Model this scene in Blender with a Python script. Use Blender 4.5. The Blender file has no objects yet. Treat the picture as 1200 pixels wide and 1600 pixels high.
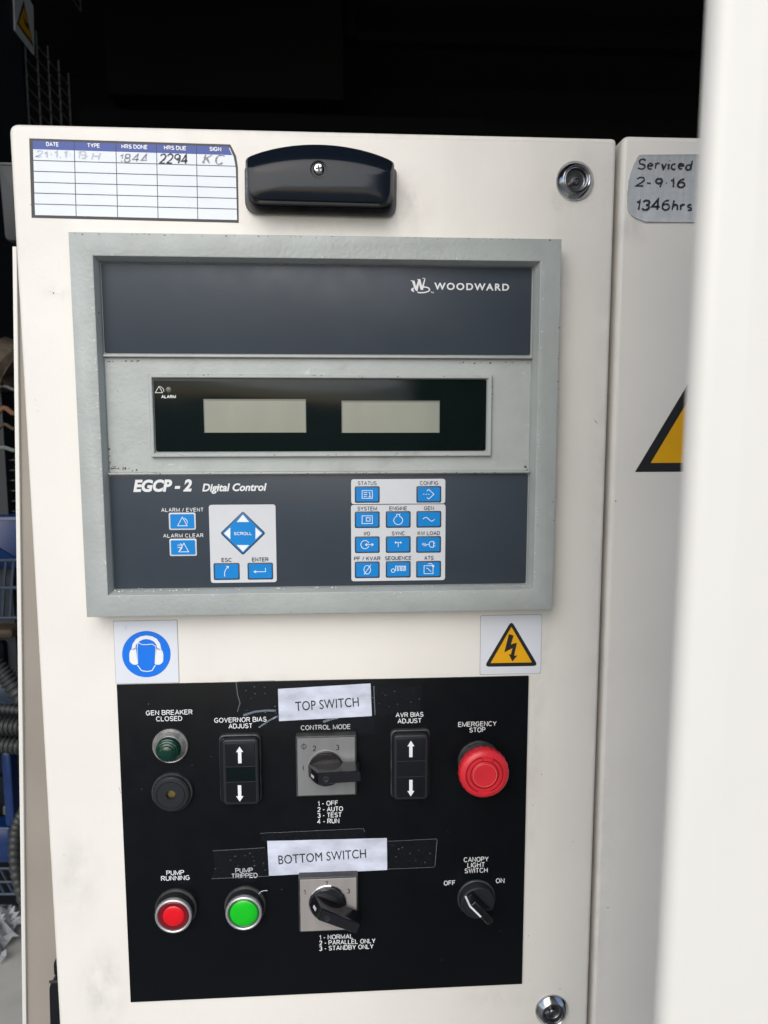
import bpy, math, random
from mathutils import Vector, Matrix
random.seed(7)
R = math.radians
sc = bpy.context.scene
COL = sc.collection

# ------------------------------------------------------------------ camera
ZC = 1.45                    # lens height above the ground, metres
CAM_D = 579.0                # lens to door face, mm
F_PX = 1150.0                # focal length for a 1200 x 1600 frame
PITCH, YAW, ROLL = R(6.52446), R(-3.46152), R(0.06769)
Rz = lambda t: Matrix(((math.cos(t), -math.sin(t), 0), (math.sin(t), math.cos(t), 0), (0, 0, 1)))
Rx = lambda t: Matrix(((1, 0, 0), (0, math.cos(t), -math.sin(t)), (0, math.sin(t), math.cos(t))))
M3 = Rz(YAW) @ Rx(-PITCH) @ Matrix(((1, 0, 0), (0, 0, 1), (0, -1, 0))) @ Rz(ROLL)   # columns: right, down, forward
cam_data = bpy.data.cameras.new('camera')
cam = bpy.data.objects.new('camera', cam_data)
COL.objects.link(cam)
rt, dn, fw = M3.col[0], M3.col[1], M3.col[2]
mw = Matrix((rt, -dn, -fw)).transposed().to_4x4()
mw.translation = Vector((0, -CAM_D / 1000, ZC))
cam.matrix_world = mw
cam_data.sensor_fit = 'VERTICAL'
cam_data.sensor_height = 32.0
cam_data.sensor_width = 24.0
cam_data.lens = 32.0 * F_PX / 1600
cam_data.clip_start = 0.01
cam_data.clip_end = 500
cam_data.dof.use_dof = True
cam_data.dof.focus_distance = 0.575
cam_data.dof.aperture_fstop = 8.0
sc.camera = cam

# ------------------------------------------------------------------ light
SUN_EL, SUN_AZ = R(36), R(196)       # soft light from straight in front of the cabinet
world = bpy.data.worlds.new('World')
sc.world = world
world.use_nodes = True
nt = world.node_tree
bg = nt.nodes['Background']
sky = nt.nodes.new('ShaderNodeTexSky')
sky.sky_type = 'NISHITA'
sky.sun_disc = False
sky.sun_elevation = SUN_EL
sky.sun_rotation = SUN_AZ
sky.air_density = 1.0
sky.dust_density = 1.5
sky.ozone_density = 1.0
nt.links.new(sky.outputs[0], bg.inputs[0])
bg.inputs[1].default_value = 0.12
sun_data = bpy.data.lights.new('sun', 'SUN')
sun_data.energy = 1.5
sun_data.angle = R(60)
sun_data.color = (1.0, 0.985, 0.955)
sun = bpy.data.objects.new('sun', sun_data)
COL.objects.link(sun)
to_sun = Vector((math.sin(SUN_AZ) * math.cos(SUN_EL), math.cos(SUN_AZ) * math.cos(SUN_EL), math.sin(SUN_EL)))
sun.rotation_euler = to_sun.to_track_quat('Z', 'Y').to_euler()
sun.location = (0, -3, 4)
vs = sc.view_settings
vs.view_transform = 'Standard'
vs.look = 'None'
vs.gamma = 1
vs.use_curve_mapping = False
vs.exposure = 0.50
sc.render.engine = 'CYCLES'
sc.cycles.use_denoising = True
sc.cycles.max_bounces = 8

# ------------------------------------------------------------------ helpers: places
def ray(px, py):
    return M3 @ Vector((px - 600, py - 800, F_PX))
def at(px, py, d=0.0):
    """photo position of a point standing d mm proud of the door face -> (u, v) mm on that plane"""
    r = ray(px, py)
    t = (CAM_D - d) / r.y
    return (r.x * t, r.z * t)
def scale(px, py, d=0.0):
    a, b = at(px - 5, py, d), at(px + 5, py, d)
    c, e = at(px, py - 5, d), at(px, py + 5, d)
    return (b[0] - a[0]) / 10, (c[1] - e[1]) / 10     # mm per px across, up
def rect(TL, TR, BR, BL, d=0.0):
    """four photo corners -> an upright rectangle u0,v0,u1,v1 in mm"""
    q = [at(*p, d) for p in (TL, TR, BR, BL)]
    return ((q[0][0] + q[3][0]) / 2, (q[2][1] + q[3][1]) / 2, (q[1][0] + q[2][0]) / 2, (q[0][1] + q[1][1]) / 2)
def rpts(r):
    return [(r[0], r[1]), (r[2], r[1]), (r[2], r[3]), (r[0], r[3])]
def grow(r, k):
    return (r[0] - k, r[1] - k, r[2] + k, r[3] + k)
def quadmap(TL, TR, BR, BL, d):
    a, b, c, e = [Vector(at(*p, d)) for p in (TL, TR, BR, BL)]
    def f(s, t):                     # s to the right, t downwards, both 0..1
        p = a.lerp(b, s).lerp(e.lerp(c, s), t)
        return (p.x, p.y)
    return f
def W(u, d, v):
    return Vector((u / 1000, -d / 1000, ZC + v / 1000))
def arc(cx, cy, rx, ry, a0, a1, n=10):
    return [(cx + rx * math.cos(R(a0 + (a1 - a0) * i / n)), cy + ry * math.sin(R(a0 + (a1 - a0) * i / n))) for i in range(n + 1)]
def circle(cx, cy, r, n=40, ry=None):
    return [(cx + r * math.cos(2 * math.pi * i / n), cy + (ry or r) * math.sin(2 * math.pi * i / n)) for i in range(n)]
def rounded(pts, r, seg=5):
    out, n = [], len(pts)
    for i in range(n):
        p, a, b = Vector(pts[i]), Vector(pts[i - 1]), Vector(pts[(i + 1) % n])
        da, db = (a - p), (b - p)
        rr = r[i] if isinstance(r, (list, tuple)) else r
        k = min(rr, da.length * .49, db.length * .49)
        if k <= 1e-6:
            out.append(tuple(p)); continue
        A, B = p + da.normalized() * k, p + db.normalized() * k
        for j in range(seg + 1):
            t = j / seg
            q = A * (1 - t) ** 2 + p * 2 * t * (1 - t) + B * t * t
            out.append((q.x, q.y))
    return out
def inset(pts, k):
    out, n = [], len(pts)
    for i in range(n):
        p, a, b = Vector(pts[i]), Vector(pts[i - 1]), Vector(pts[(i + 1) % n])
        d1, d2 = (p - a), (b - p)
        if d1.length < 1e-9: d1 = d2
        if d2.length < 1e-9: d2 = d1
        d1, d2 = d1.normalized(), d2.normalized()
        n1, n2 = Vector((-d1.y, d1.x)), Vector((-d2.y, d2.x))
        m = n1 + n2
        if m.length < 1e-6: m = n1
        m.normalize()
        c = max(.4, m.dot(n1))
        out.append((p.x + m.x * k / c, p.y + m.y * k / c))
    return out
def resample(pts, n):
    L = [0]
    P = pts + [pts[0]]
    for i in range(len(pts)):
        L.append(L[-1] + math.dist(P[i], P[i + 1]))
    out, j = [], 0
    for i in range(n):
        s = L[-1] * i / n
        while L[j + 1] < s: j += 1
        t = (s - L[j]) / max(L[j + 1] - L[j], 1e-9)
        out.append((P[j][0] + (P[j + 1][0] - P[j][0]) * t, P[j][1] + (P[j + 1][1] - P[j][1]) * t))
    return out
def rot(pts, ang, c=(0, 0)):
    ca, sa = math.cos(ang), math.sin(ang)
    return [(c[0] + (x - c[0]) * ca - (y - c[1]) * sa, c[1] + (x - c[0]) * sa + (y - c[1]) * ca) for x, y in pts]

# ------------------------------------------------------------------ helpers: meshes
class MB:
    def __init__(s, ou=0.0, od=0.0, ov=0.0, ang=0.0):
        s.V, s.F, s.o, s.ca, s.sa = [], [], (ou, od, ov), math.cos(ang), math.sin(ang)
        s.step = 0
    def p(s, u, d, v):
        s.V.append(W(s.o[0] + u * s.ca - v * s.sa, s.o[1] + d, s.o[2] + u * s.sa + v * s.ca))
        return len(s.V) - 1
    def w(s, vec):
        s.V.append(Vector(vec)); return len(s.V) - 1
    def loops(s, L, cap=True, back=False, closed=True):
        I = [[s.p(*q) for q in l] for l in L]
        n = len(I[0])
        for a, b in zip(I, I[1:]):
            for i in range(n if closed else n - 1):
                j = (i + 1) % n
                s.F.append((a[i], a[j], b[j], b[i]))
        if cap: s.F.append(tuple(I[-1]))
        if back: s.F.append(tuple(reversed(I[0])))
        return s
    def prism(s, pts, d0, d1, bev=0.0, seg=3, back=False):
        L = [[(u, d0, v) for u, v in pts]]
        if bev > 0:
            for k in range(seg + 1):
                a = R(90) * k / seg
                q = inset(pts, bev * (1 - math.cos(a)))
                L.append([(u, d1 - bev + bev * math.sin(a), v) for u, v in q])
        else:
            L.append([(u, d1, v) for u, v in pts])
        return s.loops(L, True, back)
    def rings(s, seq, cap=True):
        """seq of (rectangle, d): a stepped frame"""
        return s.loops([[(u, d, v) for u, v in rpts(r)] for r, d in seq], cap)
    def lathe(s, prof, cu=0.0, cv=0.0, n=56, cap=True, lob=None):
        L = []
        for r, d in prof:
            l = []
            for i in range(n):
                a = 2 * math.pi * i / n
                rr = r * (lob(a, d) if lob else 1)
                l.append((cu + rr * math.cos(a), d, cv + rr * math.sin(a)))
            L.append(l)
        return s.loops(L, cap)
    def flat(s, pts, d):
        s.F.append(tuple(s.p(u, d, v) for u, v in pts)); return s
    def box(s, u0, u1, d0, d1, v0, v1, bev=0.0):
        return s.prism([(u0, v0), (u1, v0), (u1, v1), (u0, v1)], d0, d1, bev, 2, True)
    def ribbon(s, pts, w, d, closed=False, vary=0.0):
        """a pen stroke or a printed line: one mitred strip; every stroke a hair above the last"""
        pts = [p for i, p in enumerate(pts) if i == 0 or math.dist(p, pts[i - 1]) > 1e-6]
        if closed and math.dist(pts[0], pts[-1]) < 1e-6: pts = pts[:-1]
        n = len(pts)
        if n < 2: return s
        d = d + s.step * .004
        s.step += 1
        A, B = [], []
        for i in range(n):
            p = Vector(pts[i])
            pr = Vector(pts[i - 1]) if (i > 0 or closed) else None
            nx = Vector(pts[(i + 1) % n]) if (i < n - 1 or closed) else None
            d1 = (p - pr).normalized() if pr is not None else (nx - p).normalized()
            d2 = (nx - p).normalized() if nx is not None else d1
            n1, n2 = Vector((-d1.y, d1.x)), Vector((-d2.y, d2.x))
            m = n1 + n2
            m = m.normalized() if m.length > 1e-4 else n1
            k = w / 2 / max(.5, m.dot(n1)) * (1 + random.uniform(-vary, vary))
            A.append(s.p(p.x + m.x * k, d, p.y + m.y * k))
            B.append(s.p(p.x - m.x * k, d, p.y - m.y * k))
        for i in range(n if closed else n - 1):
            j = (i + 1) % n
            s.F.append((B[i], B[j], A[j], A[i]))
        return s
    def tube(s, pts, rad, n=14, caps=True):
        """pts are world Vectors; rad a number or a function of the index"""
        pts = [Vector(p) for p in pts]
        rings, up = [], Vector((0.13, 0.21, 0.97))
        for i, p in enumerate(pts):
            t = (pts[min(i + 1, len(pts) - 1)] - pts[max(i - 1, 0)]).normalized()
            a = t.cross(up)
            if a.length < .05: a = t.cross(Vector((1, 0, 0)))
            a.normalize()
            b = t.cross(a)
            r = rad(i) if callable(rad) else rad
            rings.append([s.w(p + (a * math.cos(2 * math.pi * k / n) + b * math.sin(2 * math.pi * k / n)) * r) for k in range(n)])
        for A, B in zip(rings, rings[1:]):
            for k in range(n):
                j = (k + 1) % n
                s.F.append((A[k], A[j], B[j], B[k]))
        if caps:
            s.F.append(tuple(reversed(rings[0]))); s.F.append(tuple(rings[-1]))
        return s

def put(o, name, mb, mat, root):
    me = bpy.data.meshes.new(name)
    me.from_pydata([tuple(v - root) for v in mb.V], [], mb.F)
    me.update()
    me.polygons.foreach_set('use_smooth', [True] * len(me.polygons))
    me.set_sharp_from_angle(angle=R(32))
    me.materials.append(mat)
    return me
ROOT = {}
def part(name, mb, mat, parent, label=None):
    root = ROOT[parent.name]
    o = bpy.data.objects.new(name, put(None, name, mb, mat, root))
    COL.objects.link(o)
    o.parent = parent
    ROOT[o.name] = root
    if label: o['label'] = label
    return o
def thing(name, label, cat, u, d, v, group=None, kind=None):
    o = bpy.data.objects.new(name, None)
    o.empty_display_size = .01
    COL.objects.link(o)
    o.location = W(u, d, v)
    ROOT[o.name] = W(u, d, v)
    o['label'] = label
    o['category'] = cat
    if group: o['group'] = group
    if kind: o['kind'] = kind
    return o
def single(name, mb, mat, label, cat, group=None, kind=None):
    lo = Vector([min(v[i] for v in mb.V) for i in range(3)])
    hi = Vector([max(v[i] for v in mb.V) for i in range(3)])
    root = Vector(((lo.x + hi.x) / 2, (lo.y + hi.y) / 2, lo.z))
    o = bpy.data.objects.new(name, put(None, name, mb, mat, root))
    COL.objects.link(o)
    o.location = root
    ROOT[o.name] = root
    o['label'] = label
    if cat: o['category'] = cat
    if group: o['group'] = group
    if kind: o['kind'] = kind
    return o

# ------------------------------------------------------------------ helpers: materials
def lin(c):
    c /= 255
    return c / 12.92 if c <= .04045 else ((c + .055) / 1.055) ** 2.4
def rgb(r, g, b, k=1.0):
    return tuple(min(.95, lin(x) * k) for x in (r, g, b)) + (1,)
def mat(name, col, rough=.5, metal=0.0, coat=0.0, var=0.0, var_scale=20, stretch=(1, 1, 1), bump=0.0, bump_scale=400, bump_dist=.0003,
        specks=None, spec=None, alpha=1.0, trans=0.0, rough_var=0.0, stain=None, spots=None):
    m = bpy.data.materials.new(name)
    m.use_nodes = True
    n, l = m.node_tree.nodes, m.node_tree.links
    b = n['Principled BSDF']
    b.inputs['Base Color'].default_value = col
    b.inputs['Roughness'].default_value = rough
    b.inputs['Metallic'].default_value = metal
    b.inputs['Coat Weight'].default_value = coat
    b.inputs['Coat Roughness'].default_value = .06
    if spec is not None: b.inputs['Specular IOR Level'].default_value = spec
    b.inputs['Alpha'].default_value = alpha
    b.inputs['Transmission Weight'].default_value = trans
    geo = n.new('ShaderNodeNewGeometry')
    def noise(sc_, st=(1, 1, 1), detail=4, ro=.55):
        mp = n.new('ShaderNodeMapping')
        mp.inputs['Scale'].default_value = st
        l.new(geo.outputs['Position'], mp.inputs['Vector'])
        t = n.new('ShaderNodeTexNoise')
        t.inputs['Scale'].default_value = sc_
        t.inputs['Detail'].default_value = detail
        t.inputs['Roughness'].default_value = ro
        l.new(mp.outputs[0], t.inputs['Vector'])
        return t.outputs['Fac']
    def ramp(src, lo, hi, a=0.0, c=1.0):
        r = n.new('ShaderNodeMapRange')
        r.inputs['From Min'].default_value = lo
        r.inputs['From Max'].default_value = hi
        r.inputs['To Min'].default_value = a
        r.inputs['To Max'].default_value = c
        l.new(src, r.inputs['Value'])
        return r.outputs[0]
    cur = None
    def mix(fac, colB, a_default):
        nonlocal cur
        x = n.new('ShaderNodeMix')
        x.data_type = 'RGBA'
        l.new(fac, x.inputs[0])
        if cur is None: x.inputs[6].default_value = a_default
        else: l.new(cur, x.inputs[6])
        x.inputs[7].default_value = colB
        cur = x.outputs[2]
    if var > 0:
        dark = tuple(c * (1 - var) for c in col[:3]) + (1,)
        mix(ramp(noise(var_scale, stretch), .35, .68), dark, col)
    if stain:
        for scs, st, lo, hi, amt, cc in stain:
            mix(ramp(noise(scs, st, 6, .6), lo, hi, 0, amt), cc, col)
    if spots:
        nz = ramp(noise(70, (1, 1, .6), 6, .65), .38, .66)
        for u_, v_, ru, rv, amt, cc in spots:
            mp = n.new('ShaderNodeMapping'); mp.vector_type = 'TEXTURE'
            mp.inputs['Location'].default_value = W(u_, 0, v_)
            mp.inputs['Scale'].default_value = (ru / 1000, .2, rv / 1000)
            l.new(geo.outputs['Position'], mp.inputs['Vector'])
            gd_ = n.new('ShaderNodeTexGradient'); gd_.gradient_type = 'SPHERICAL'
            l.new(mp.outputs[0], gd_.inputs['Vector'])
            q_ = n.new('ShaderNodeMath'); q_.operation = 'MULTIPLY'
            l.new(gd_.outputs['Fac'], q_.inputs[0]); l.new(nz, q_.inputs[1])
            mix(ramp(q_.outputs[0], 0, 1, 0, amt * .55), cc, col)
    if specks:
        for scs, lo, cc in specks:
            mix(ramp(noise(scs, (1, 1, 1), 3, .6), lo, lo + .02), cc, col)
    if cur is not None: l.new(cur, b.inputs['Base Color'])
    if rough_var > 0:
        l.new(ramp(noise(60, (1, 1, 1), 5), .3, .7, max(0, rough - rough_var), rough + rough_var), b.inputs['Roughness'])
    if bump > 0:
        bp = n.new('ShaderNodeBump')
        bp.inputs['Strength'].default_value = bump
        bp.inputs['Distance'].default_value = bump_dist
        l.new(noise(bump_scale, (1, 1, 1), 3), bp.inputs['Height'])
        l.new(bp.outputs[0], b.inputs['Normal'])
    return m

dirt = (.30, .27, .22, 1)
grey_ = (.30, .29, .27, 1)
SPOTS = [(*at(x, y), ru, rv, a_, c_) for x, y, ru, rv, a_, c_ in (
    (636, 325, 26, 34, .7, grey_), (382, 300, 14, 40, .35, grey_), (900, 285, 34, 30, .5, grey_), (500, 352, 80, 12, .35, grey_), (160, 1545, 24, 48, .75, grey_), (118, 1368, 26, 52, .55, grey_),
    (200, 985, 40, 14, .5, dirt), (870, 560, 14, 160, .35, grey_), (835, 1200, 9, 200, .35, grey_), (945, 700, 14, 300, .4, grey_), (935, 1350, 14, 260, .4, grey_), (846, 1020, 12, 60, .5, grey_),
    (600, 208, 220, 5, .6, grey_), (770, 1560, 60, 14, .3, grey_), (90, 455, 14, 9, .6, dirt), (380, 1062, 60, 6, .4, dirt), (990, 360, 20, 14, .7, grey_))]
m_cream = mat('cream_powder_paint', (.80, .772, .722, 1), .42, var=.05, var_scale=9, bump=.4, bump_scale=420, bump_dist=.0003, spots=SPOTS,
              stain=[(7, (1, 1, .22), .58, .78, .14, dirt), (26, (1, 1, .6), .66, .80, .22, dirt)], specks=[(55, .775, (.16, .13, .10, 1))], rough_var=.08)
m_skin = mat('white_canopy_paint', (.70, .685, .64, 1), .45, var=.04, var_scale=14, stretch=(1.6, 1, .3), bump=.2, bump_scale=60, bump_dist=.0006,
             stain=[(20, (1, 1, .5), .64, .8, .12, dirt)])
m_beige = mat('shaded_side_paint', (.30, .268, .232, 1), .5, var=.14, var_scale=8, bump=.3, bump_scale=300)  # flange colour darkened to carry the shade behind the door
m_bezel = mat('grey_green_cast_paint', (.375, .405, .395, 1), .42, var=.10, var_scale=34, bump=.8, bump_scale=300, bump_dist=.0005,
              stain=[(38, (1, 1, 1), .64, .74, .30, (.18, .18, .17, 1)), (60, (1, 1, 1), .68, .72, .4, (.46, .48, .46, 1))], specks=[(85, .735, (.09, .085, .08, 1)), (70, .76, (.75, .76, .75, 1))], rough_var=.1)
m_band = mat('lit_worn_band_paint', (.40, .43, .42, 1), .42, var=.10, var_scale=40, bump=.5, bump_scale=280, bump_dist=.0006, stain=[(38, (1, 1, 1), .60, .74, .35, (.2, .2, .19, 1)), (70, (1, 1, 1), .66, .72, .5, (.6, .62, .61, 1))], specks=[(95, .72, (.1, .095, .09, 1))])  # frame paint, paler: brighter light and whitish wear put into the colour
m_chip_d = mat('bare_dark_chip', (.07, .065, .06, 1), .8)
m_chip_w = mat('pale_paint_flake', (.72, .72, .70, 1), .6)
m_slate = mat('slate_overlay', (.040, .052, .068, 1), .42, spec=.3, var=.10, var_scale=12, bump=.25, bump_scale=900, bump_dist=.0001, rough_var=.06)
m_key = mat('blue_key', (.002, .215, .60, 1), .4, spec=.3, var=.05, var_scale=60)
m_keyline = mat('navy_key_border', (.035, .05, .075, 1), .4)
m_plate = mat('pale_grey_print', (.60, .62, .65, 1), .4, var=.05, var_scale=50)
m_white = mat('white_print', (.78, .80, .82, 1), .5)
m_softwhite = mat('worn_white_print', (.70, .71, .72, 1), .5, specks=[(900, .68, (.2, .2, .2, 1))])
m_black = mat('black_print', (.012, .013, .016, 1), .45)
m_window = mat('dark_green_glass', (.003, .007, .007, 1), .14, spec=.2, rough_var=.05)
m_lcd = mat('unlit_lcd', (.26, .28, .235, 1), .25, var=.16, var_scale=26, stretch=(1, 1, .25), coat=.15, stain=[(120, (1, 1, 1), .6, .75, .12, (.10, .10, .09, 1))])
m_lcdshadow = mat('lcd_shadow', (.14, .15, .13, 1), .4)
m_led = mat('unlit_led', (.10, .10, .09, 1), .3)
m_panel = mat('black_engraved_panel', (.0038, .0050, .0068, 1), .36, spec=.15, var=.25, var_scale=9, bump=.12, bump_scale=700, bump_dist=.0001,
              specks=[(150, .80, (.10, .10, .10, 1))], rough_var=.07)
m_bplast = mat('black_plastic', (.008, .009, .012, 1), .33, spec=.3, var=.2, var_scale=60, bump=.25, bump_scale=900, bump_dist=.0001, rough_var=.06)
m_gloss = mat('glossy_black_plastic', (.006, .009, .015, 1), .14, spec=.24, bump=.15, bump_scale=60, bump_dist=.0003, rough_var=.04)
m_mid = mat('dark_grey_plastic', (.016, .018, .022, 1), .42, spec=.35, bump=.3, bump_scale=800, bump_dist=.0001)
m_rim = mat('dusty_black_rim', (.05, .05, .05, 1), .4, var=.6, var_scale=120)
m_knob = mat('black_knob', (.006, .006, .008, 1), .2, coat=.3, spec=.6, bump=.2, bump_scale=500, bump_dist=.0001)
m_chrome = mat('worn_chrome', (.60, .61, .63, 1), .17, 1.0, var=.45, var_scale=140, bump=.3, bump_scale=300, bump_dist=.0002, rough_var=.1)
m_zinc = mat('tarnished_zinc', (.25, .26, .28, 1), .32, 1.0, var=.5, var_scale=160, bump=.4, bump_scale=260, bump_dist=.0003)
m_alu = mat('brushed_silver_plate', (.40, .375, .36, 1), .38, .35, var=.1, var_scale=90, stretch=(1, 1, .05), bump=.1, bump_scale=600)
m_alud = mat('brushed_dark_plate', (.27, .275, .28, 1), .34, .35, var=.12, var_scale=90, stretch=(1, 1, .05), bump=.1, bump_scale=600)
m_silver = mat('satin_silver_bezel', (.56, .57, .58, 1), .3, .7, var=.1, var_scale=90)
m_red = mat('red_mushroom_plastic', (.68, .024, .038, 1), .36, var=.14, var_scale=90, bump=.35, bump_scale=500, bump_dist=.0002)
m_redline = mat('dark_red_groove', (.25, .004, .008, 1), .5)
m_pink = mat('worn_red_edge', (.72, .12, .11, 1), .45)
m_redlens = mat('red_lens', (.72, .002, .010, 1), .28, coat=.3, var=.12, var_scale=110)
m_redlensd = mat('deep_red_lens', (.16, .002, .008, 1), .2, coat=.4)
m_greenlens = mat('green_lens', (.004, .52, .012, 1), .26, coat=.3, var=.12, var_scale=90)
m_greenlensd = mat('deep_green_lens', (.004, .14, .02, 1), .2, coat=.4)
m_pilot = mat('bottle_green_lens', (.001, .030, .019, 1), .12, coat=.2)
m_dullchrome = mat('dull_bezel', (.40, .39, .37, 1), .35, .6, var=.5, var_scale=140, bump=.4, bump_scale=300, bump_dist=.0002)
m_brown = mat('amber_speck', (.16, .11, .02, 1), .5, var=.4, var_scale=300)
m_paper = mat('creased_white_paper', (.66, .70, .83, 1), .35, var=.30, var_scale=44, stretch=(1, 1, 2), bump=.6, bump_scale=70, bump_dist=.0006, coat=.15)
m_sheet = mat('service_sheet_white', (.74, .79, .86, 1), .38, var=.04, var_scale=30, stain=[(40, (1, 1, 1), .66, .8, .15, dirt)])
m_blueband = mat('royal_blue_print', (.005, .045, .30, 1), .4)
m_pencil = mat('faded_pen', (.34, .34, .38, 1), .6, var=.4, var_scale=400)
m_pen = mat('black_marker', (.03, .032, .045, 1), .5, var=.3, var_scale=300)
m_penpale = mat('worn_pen', (.54, .56, .62, 1), .6)
m_sign = mat('white_sign_vinyl', (.70, .73, .79, 1), .3, var=.03, var_scale=40, stain=[(60, (1, 1, 1), .68, .8, .2, dirt)])
m_signline = mat('sign_edge_grime', (.26, .26, .25, 1), .6)
m_signblue = mat('mandatory_blue', (.004, .17, .74, 1), .35)
m_yellow = mat('warning_yellow', (.80, .40, .004, 1), .38, var=.05, var_scale=30)
m_duct = mat('silver_cloth_tape', (.56, .585, .60, 1), .38, .15, var=.14, var_scale=240, stretch=(1, 1, .12), bump=1.0, bump_scale=110, bump_dist=.0010)
m_foam = mat('black_acoustic_foam', (.0045, .005, .006, 1), .9, var=.3, var_scale=8)
m_dark = mat('dark_engine_metal', (.006, .008, .010, 1), .7, spec=.12, var=.4, var_scale=20)
m_shade = mat('near_black_duct', (.0045, .0065, .006, 1), .8, spec=.1)
m_post = mat('dark_post_paint', (.016, .020, .026, 1), .6)
m_wire = mat('galvanised_wire', (.16, .165, .165, 1), .5, .4, var=.4, var_scale=90)
m_blue = mat('engine_blue_enamel', (.003, .026, .12, 1), .35, var=.35, var_scale=22, stain=[(40, (1, 1, 1), .6, .75, .4, (.08, .07, .06, 1))])
m_bluegrey = mat('dusty_blue_guard', (.028, .048, .085, 1), .5, var=.4, var_scale=40)
m_hose = mat('grey_conduit', (.036, .039, .041, 1), .5, var=.3, var_scale=90)
m_lag = mat('brown_lagging', (.085, .066, .044, 1), .85, var=.6, var_scale=45, bump=1, bump_scale=90, bump_dist=.003)
m_orange = mat('orange_cable', (.16, .075, .035, 1), .6)
m_palecable = mat('pale_green_cable', (.13, .16, .14, 1), .6)
m_rust = mat('rusty_brown_metal', (.075, .05, .032, 1), .75, var=.5, var_scale=60)
m_cloth = mat('crumpled_polythene', (.42, .44, .47, 1), .35, var=.25, var_scale=50)
m_deck = mat('grey_canopy_floor', (.40, .40, .38, 1), .6, var=.18, var_scale=16, stain=[(30, (1, 1, 1), .6, .75, .3, dirt)])
m_ground = mat('grey_concrete', (.20, .20, .195, 1), .85, var=.2, var_scale=2.5, bump=.4, bump_scale=60, bump_dist=.002)

# clear sticky tape: a thin glossy film that lets the panel show through
def clear_film(name, amount, tint, rough=.12):
    m = bpy.data.materials.new(name)
    m.use_nodes = True
    n, l = m.node_tree.nodes, m.node_tree.links
    n.remove(n['Principled BSDF'])
    out = n['Material Output']
    tr = n.new('ShaderNodeBsdfTransparent')
    pb = n.new('ShaderNodeBsdfPrincipled')
    pb.inputs['Base Color'].default_value = tint
    pb.inputs['Roughness'].default_value = rough
    geo = n.new('ShaderNodeNewGeometry')
    t = n.new('ShaderNodeTexNoise'); t.inputs['Scale'].default_value = 120; t.inputs['Detail'].default_value = 5
    l.new(geo.outputs['Position'], t.inputs['Vector'])
    r = n.new('ShaderNodeMapRange')
    r.inputs['From Min'].default_value = .66; r.inputs['From Max'].default_value = .70
    r.inputs['To Min'].default_value = amount; r.inputs['To Max'].default_value = min(1, amount + .35)
    l.new(t.outputs['Fac'], r.inputs['Value'])
    b = n.new('ShaderNodeBump'); b.inputs['Strength'].default_value = .8; b.inputs['Distance'].default_value = .0012
    t2 = n.new('ShaderNodeTexNoise'); t2.inputs['Scale'].default_value = 60
    l.new(geo.outputs['Position'], t2.inputs['Vector'])
    l.new(t2.outputs['Fac'], b.inputs['Height']); l.new(b.outputs[0], pb.inputs['Normal'])
    mx = n.new('ShaderNodeMixShader')
    l.new(r.outputs[0], mx.inputs[0]); l.new(tr.outputs[0], mx.inputs[1]); l.new(pb.outputs[0], mx.inputs[2])
    l.new(mx.outputs[0], out.inputs[0])
    return m
m_tape = clear_film('clear_tape', .20, (.022, .024, .03, 1), .18)
m_glare = clear_film('tape_fold_glare', .45, (.30, .36, .45, 1), .3)  # glare off the tape wrinkles, painted as pale streaks
m_edge = clear_film('tape_edge', .60, (.20, .21, .23, 1), .3)

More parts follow.
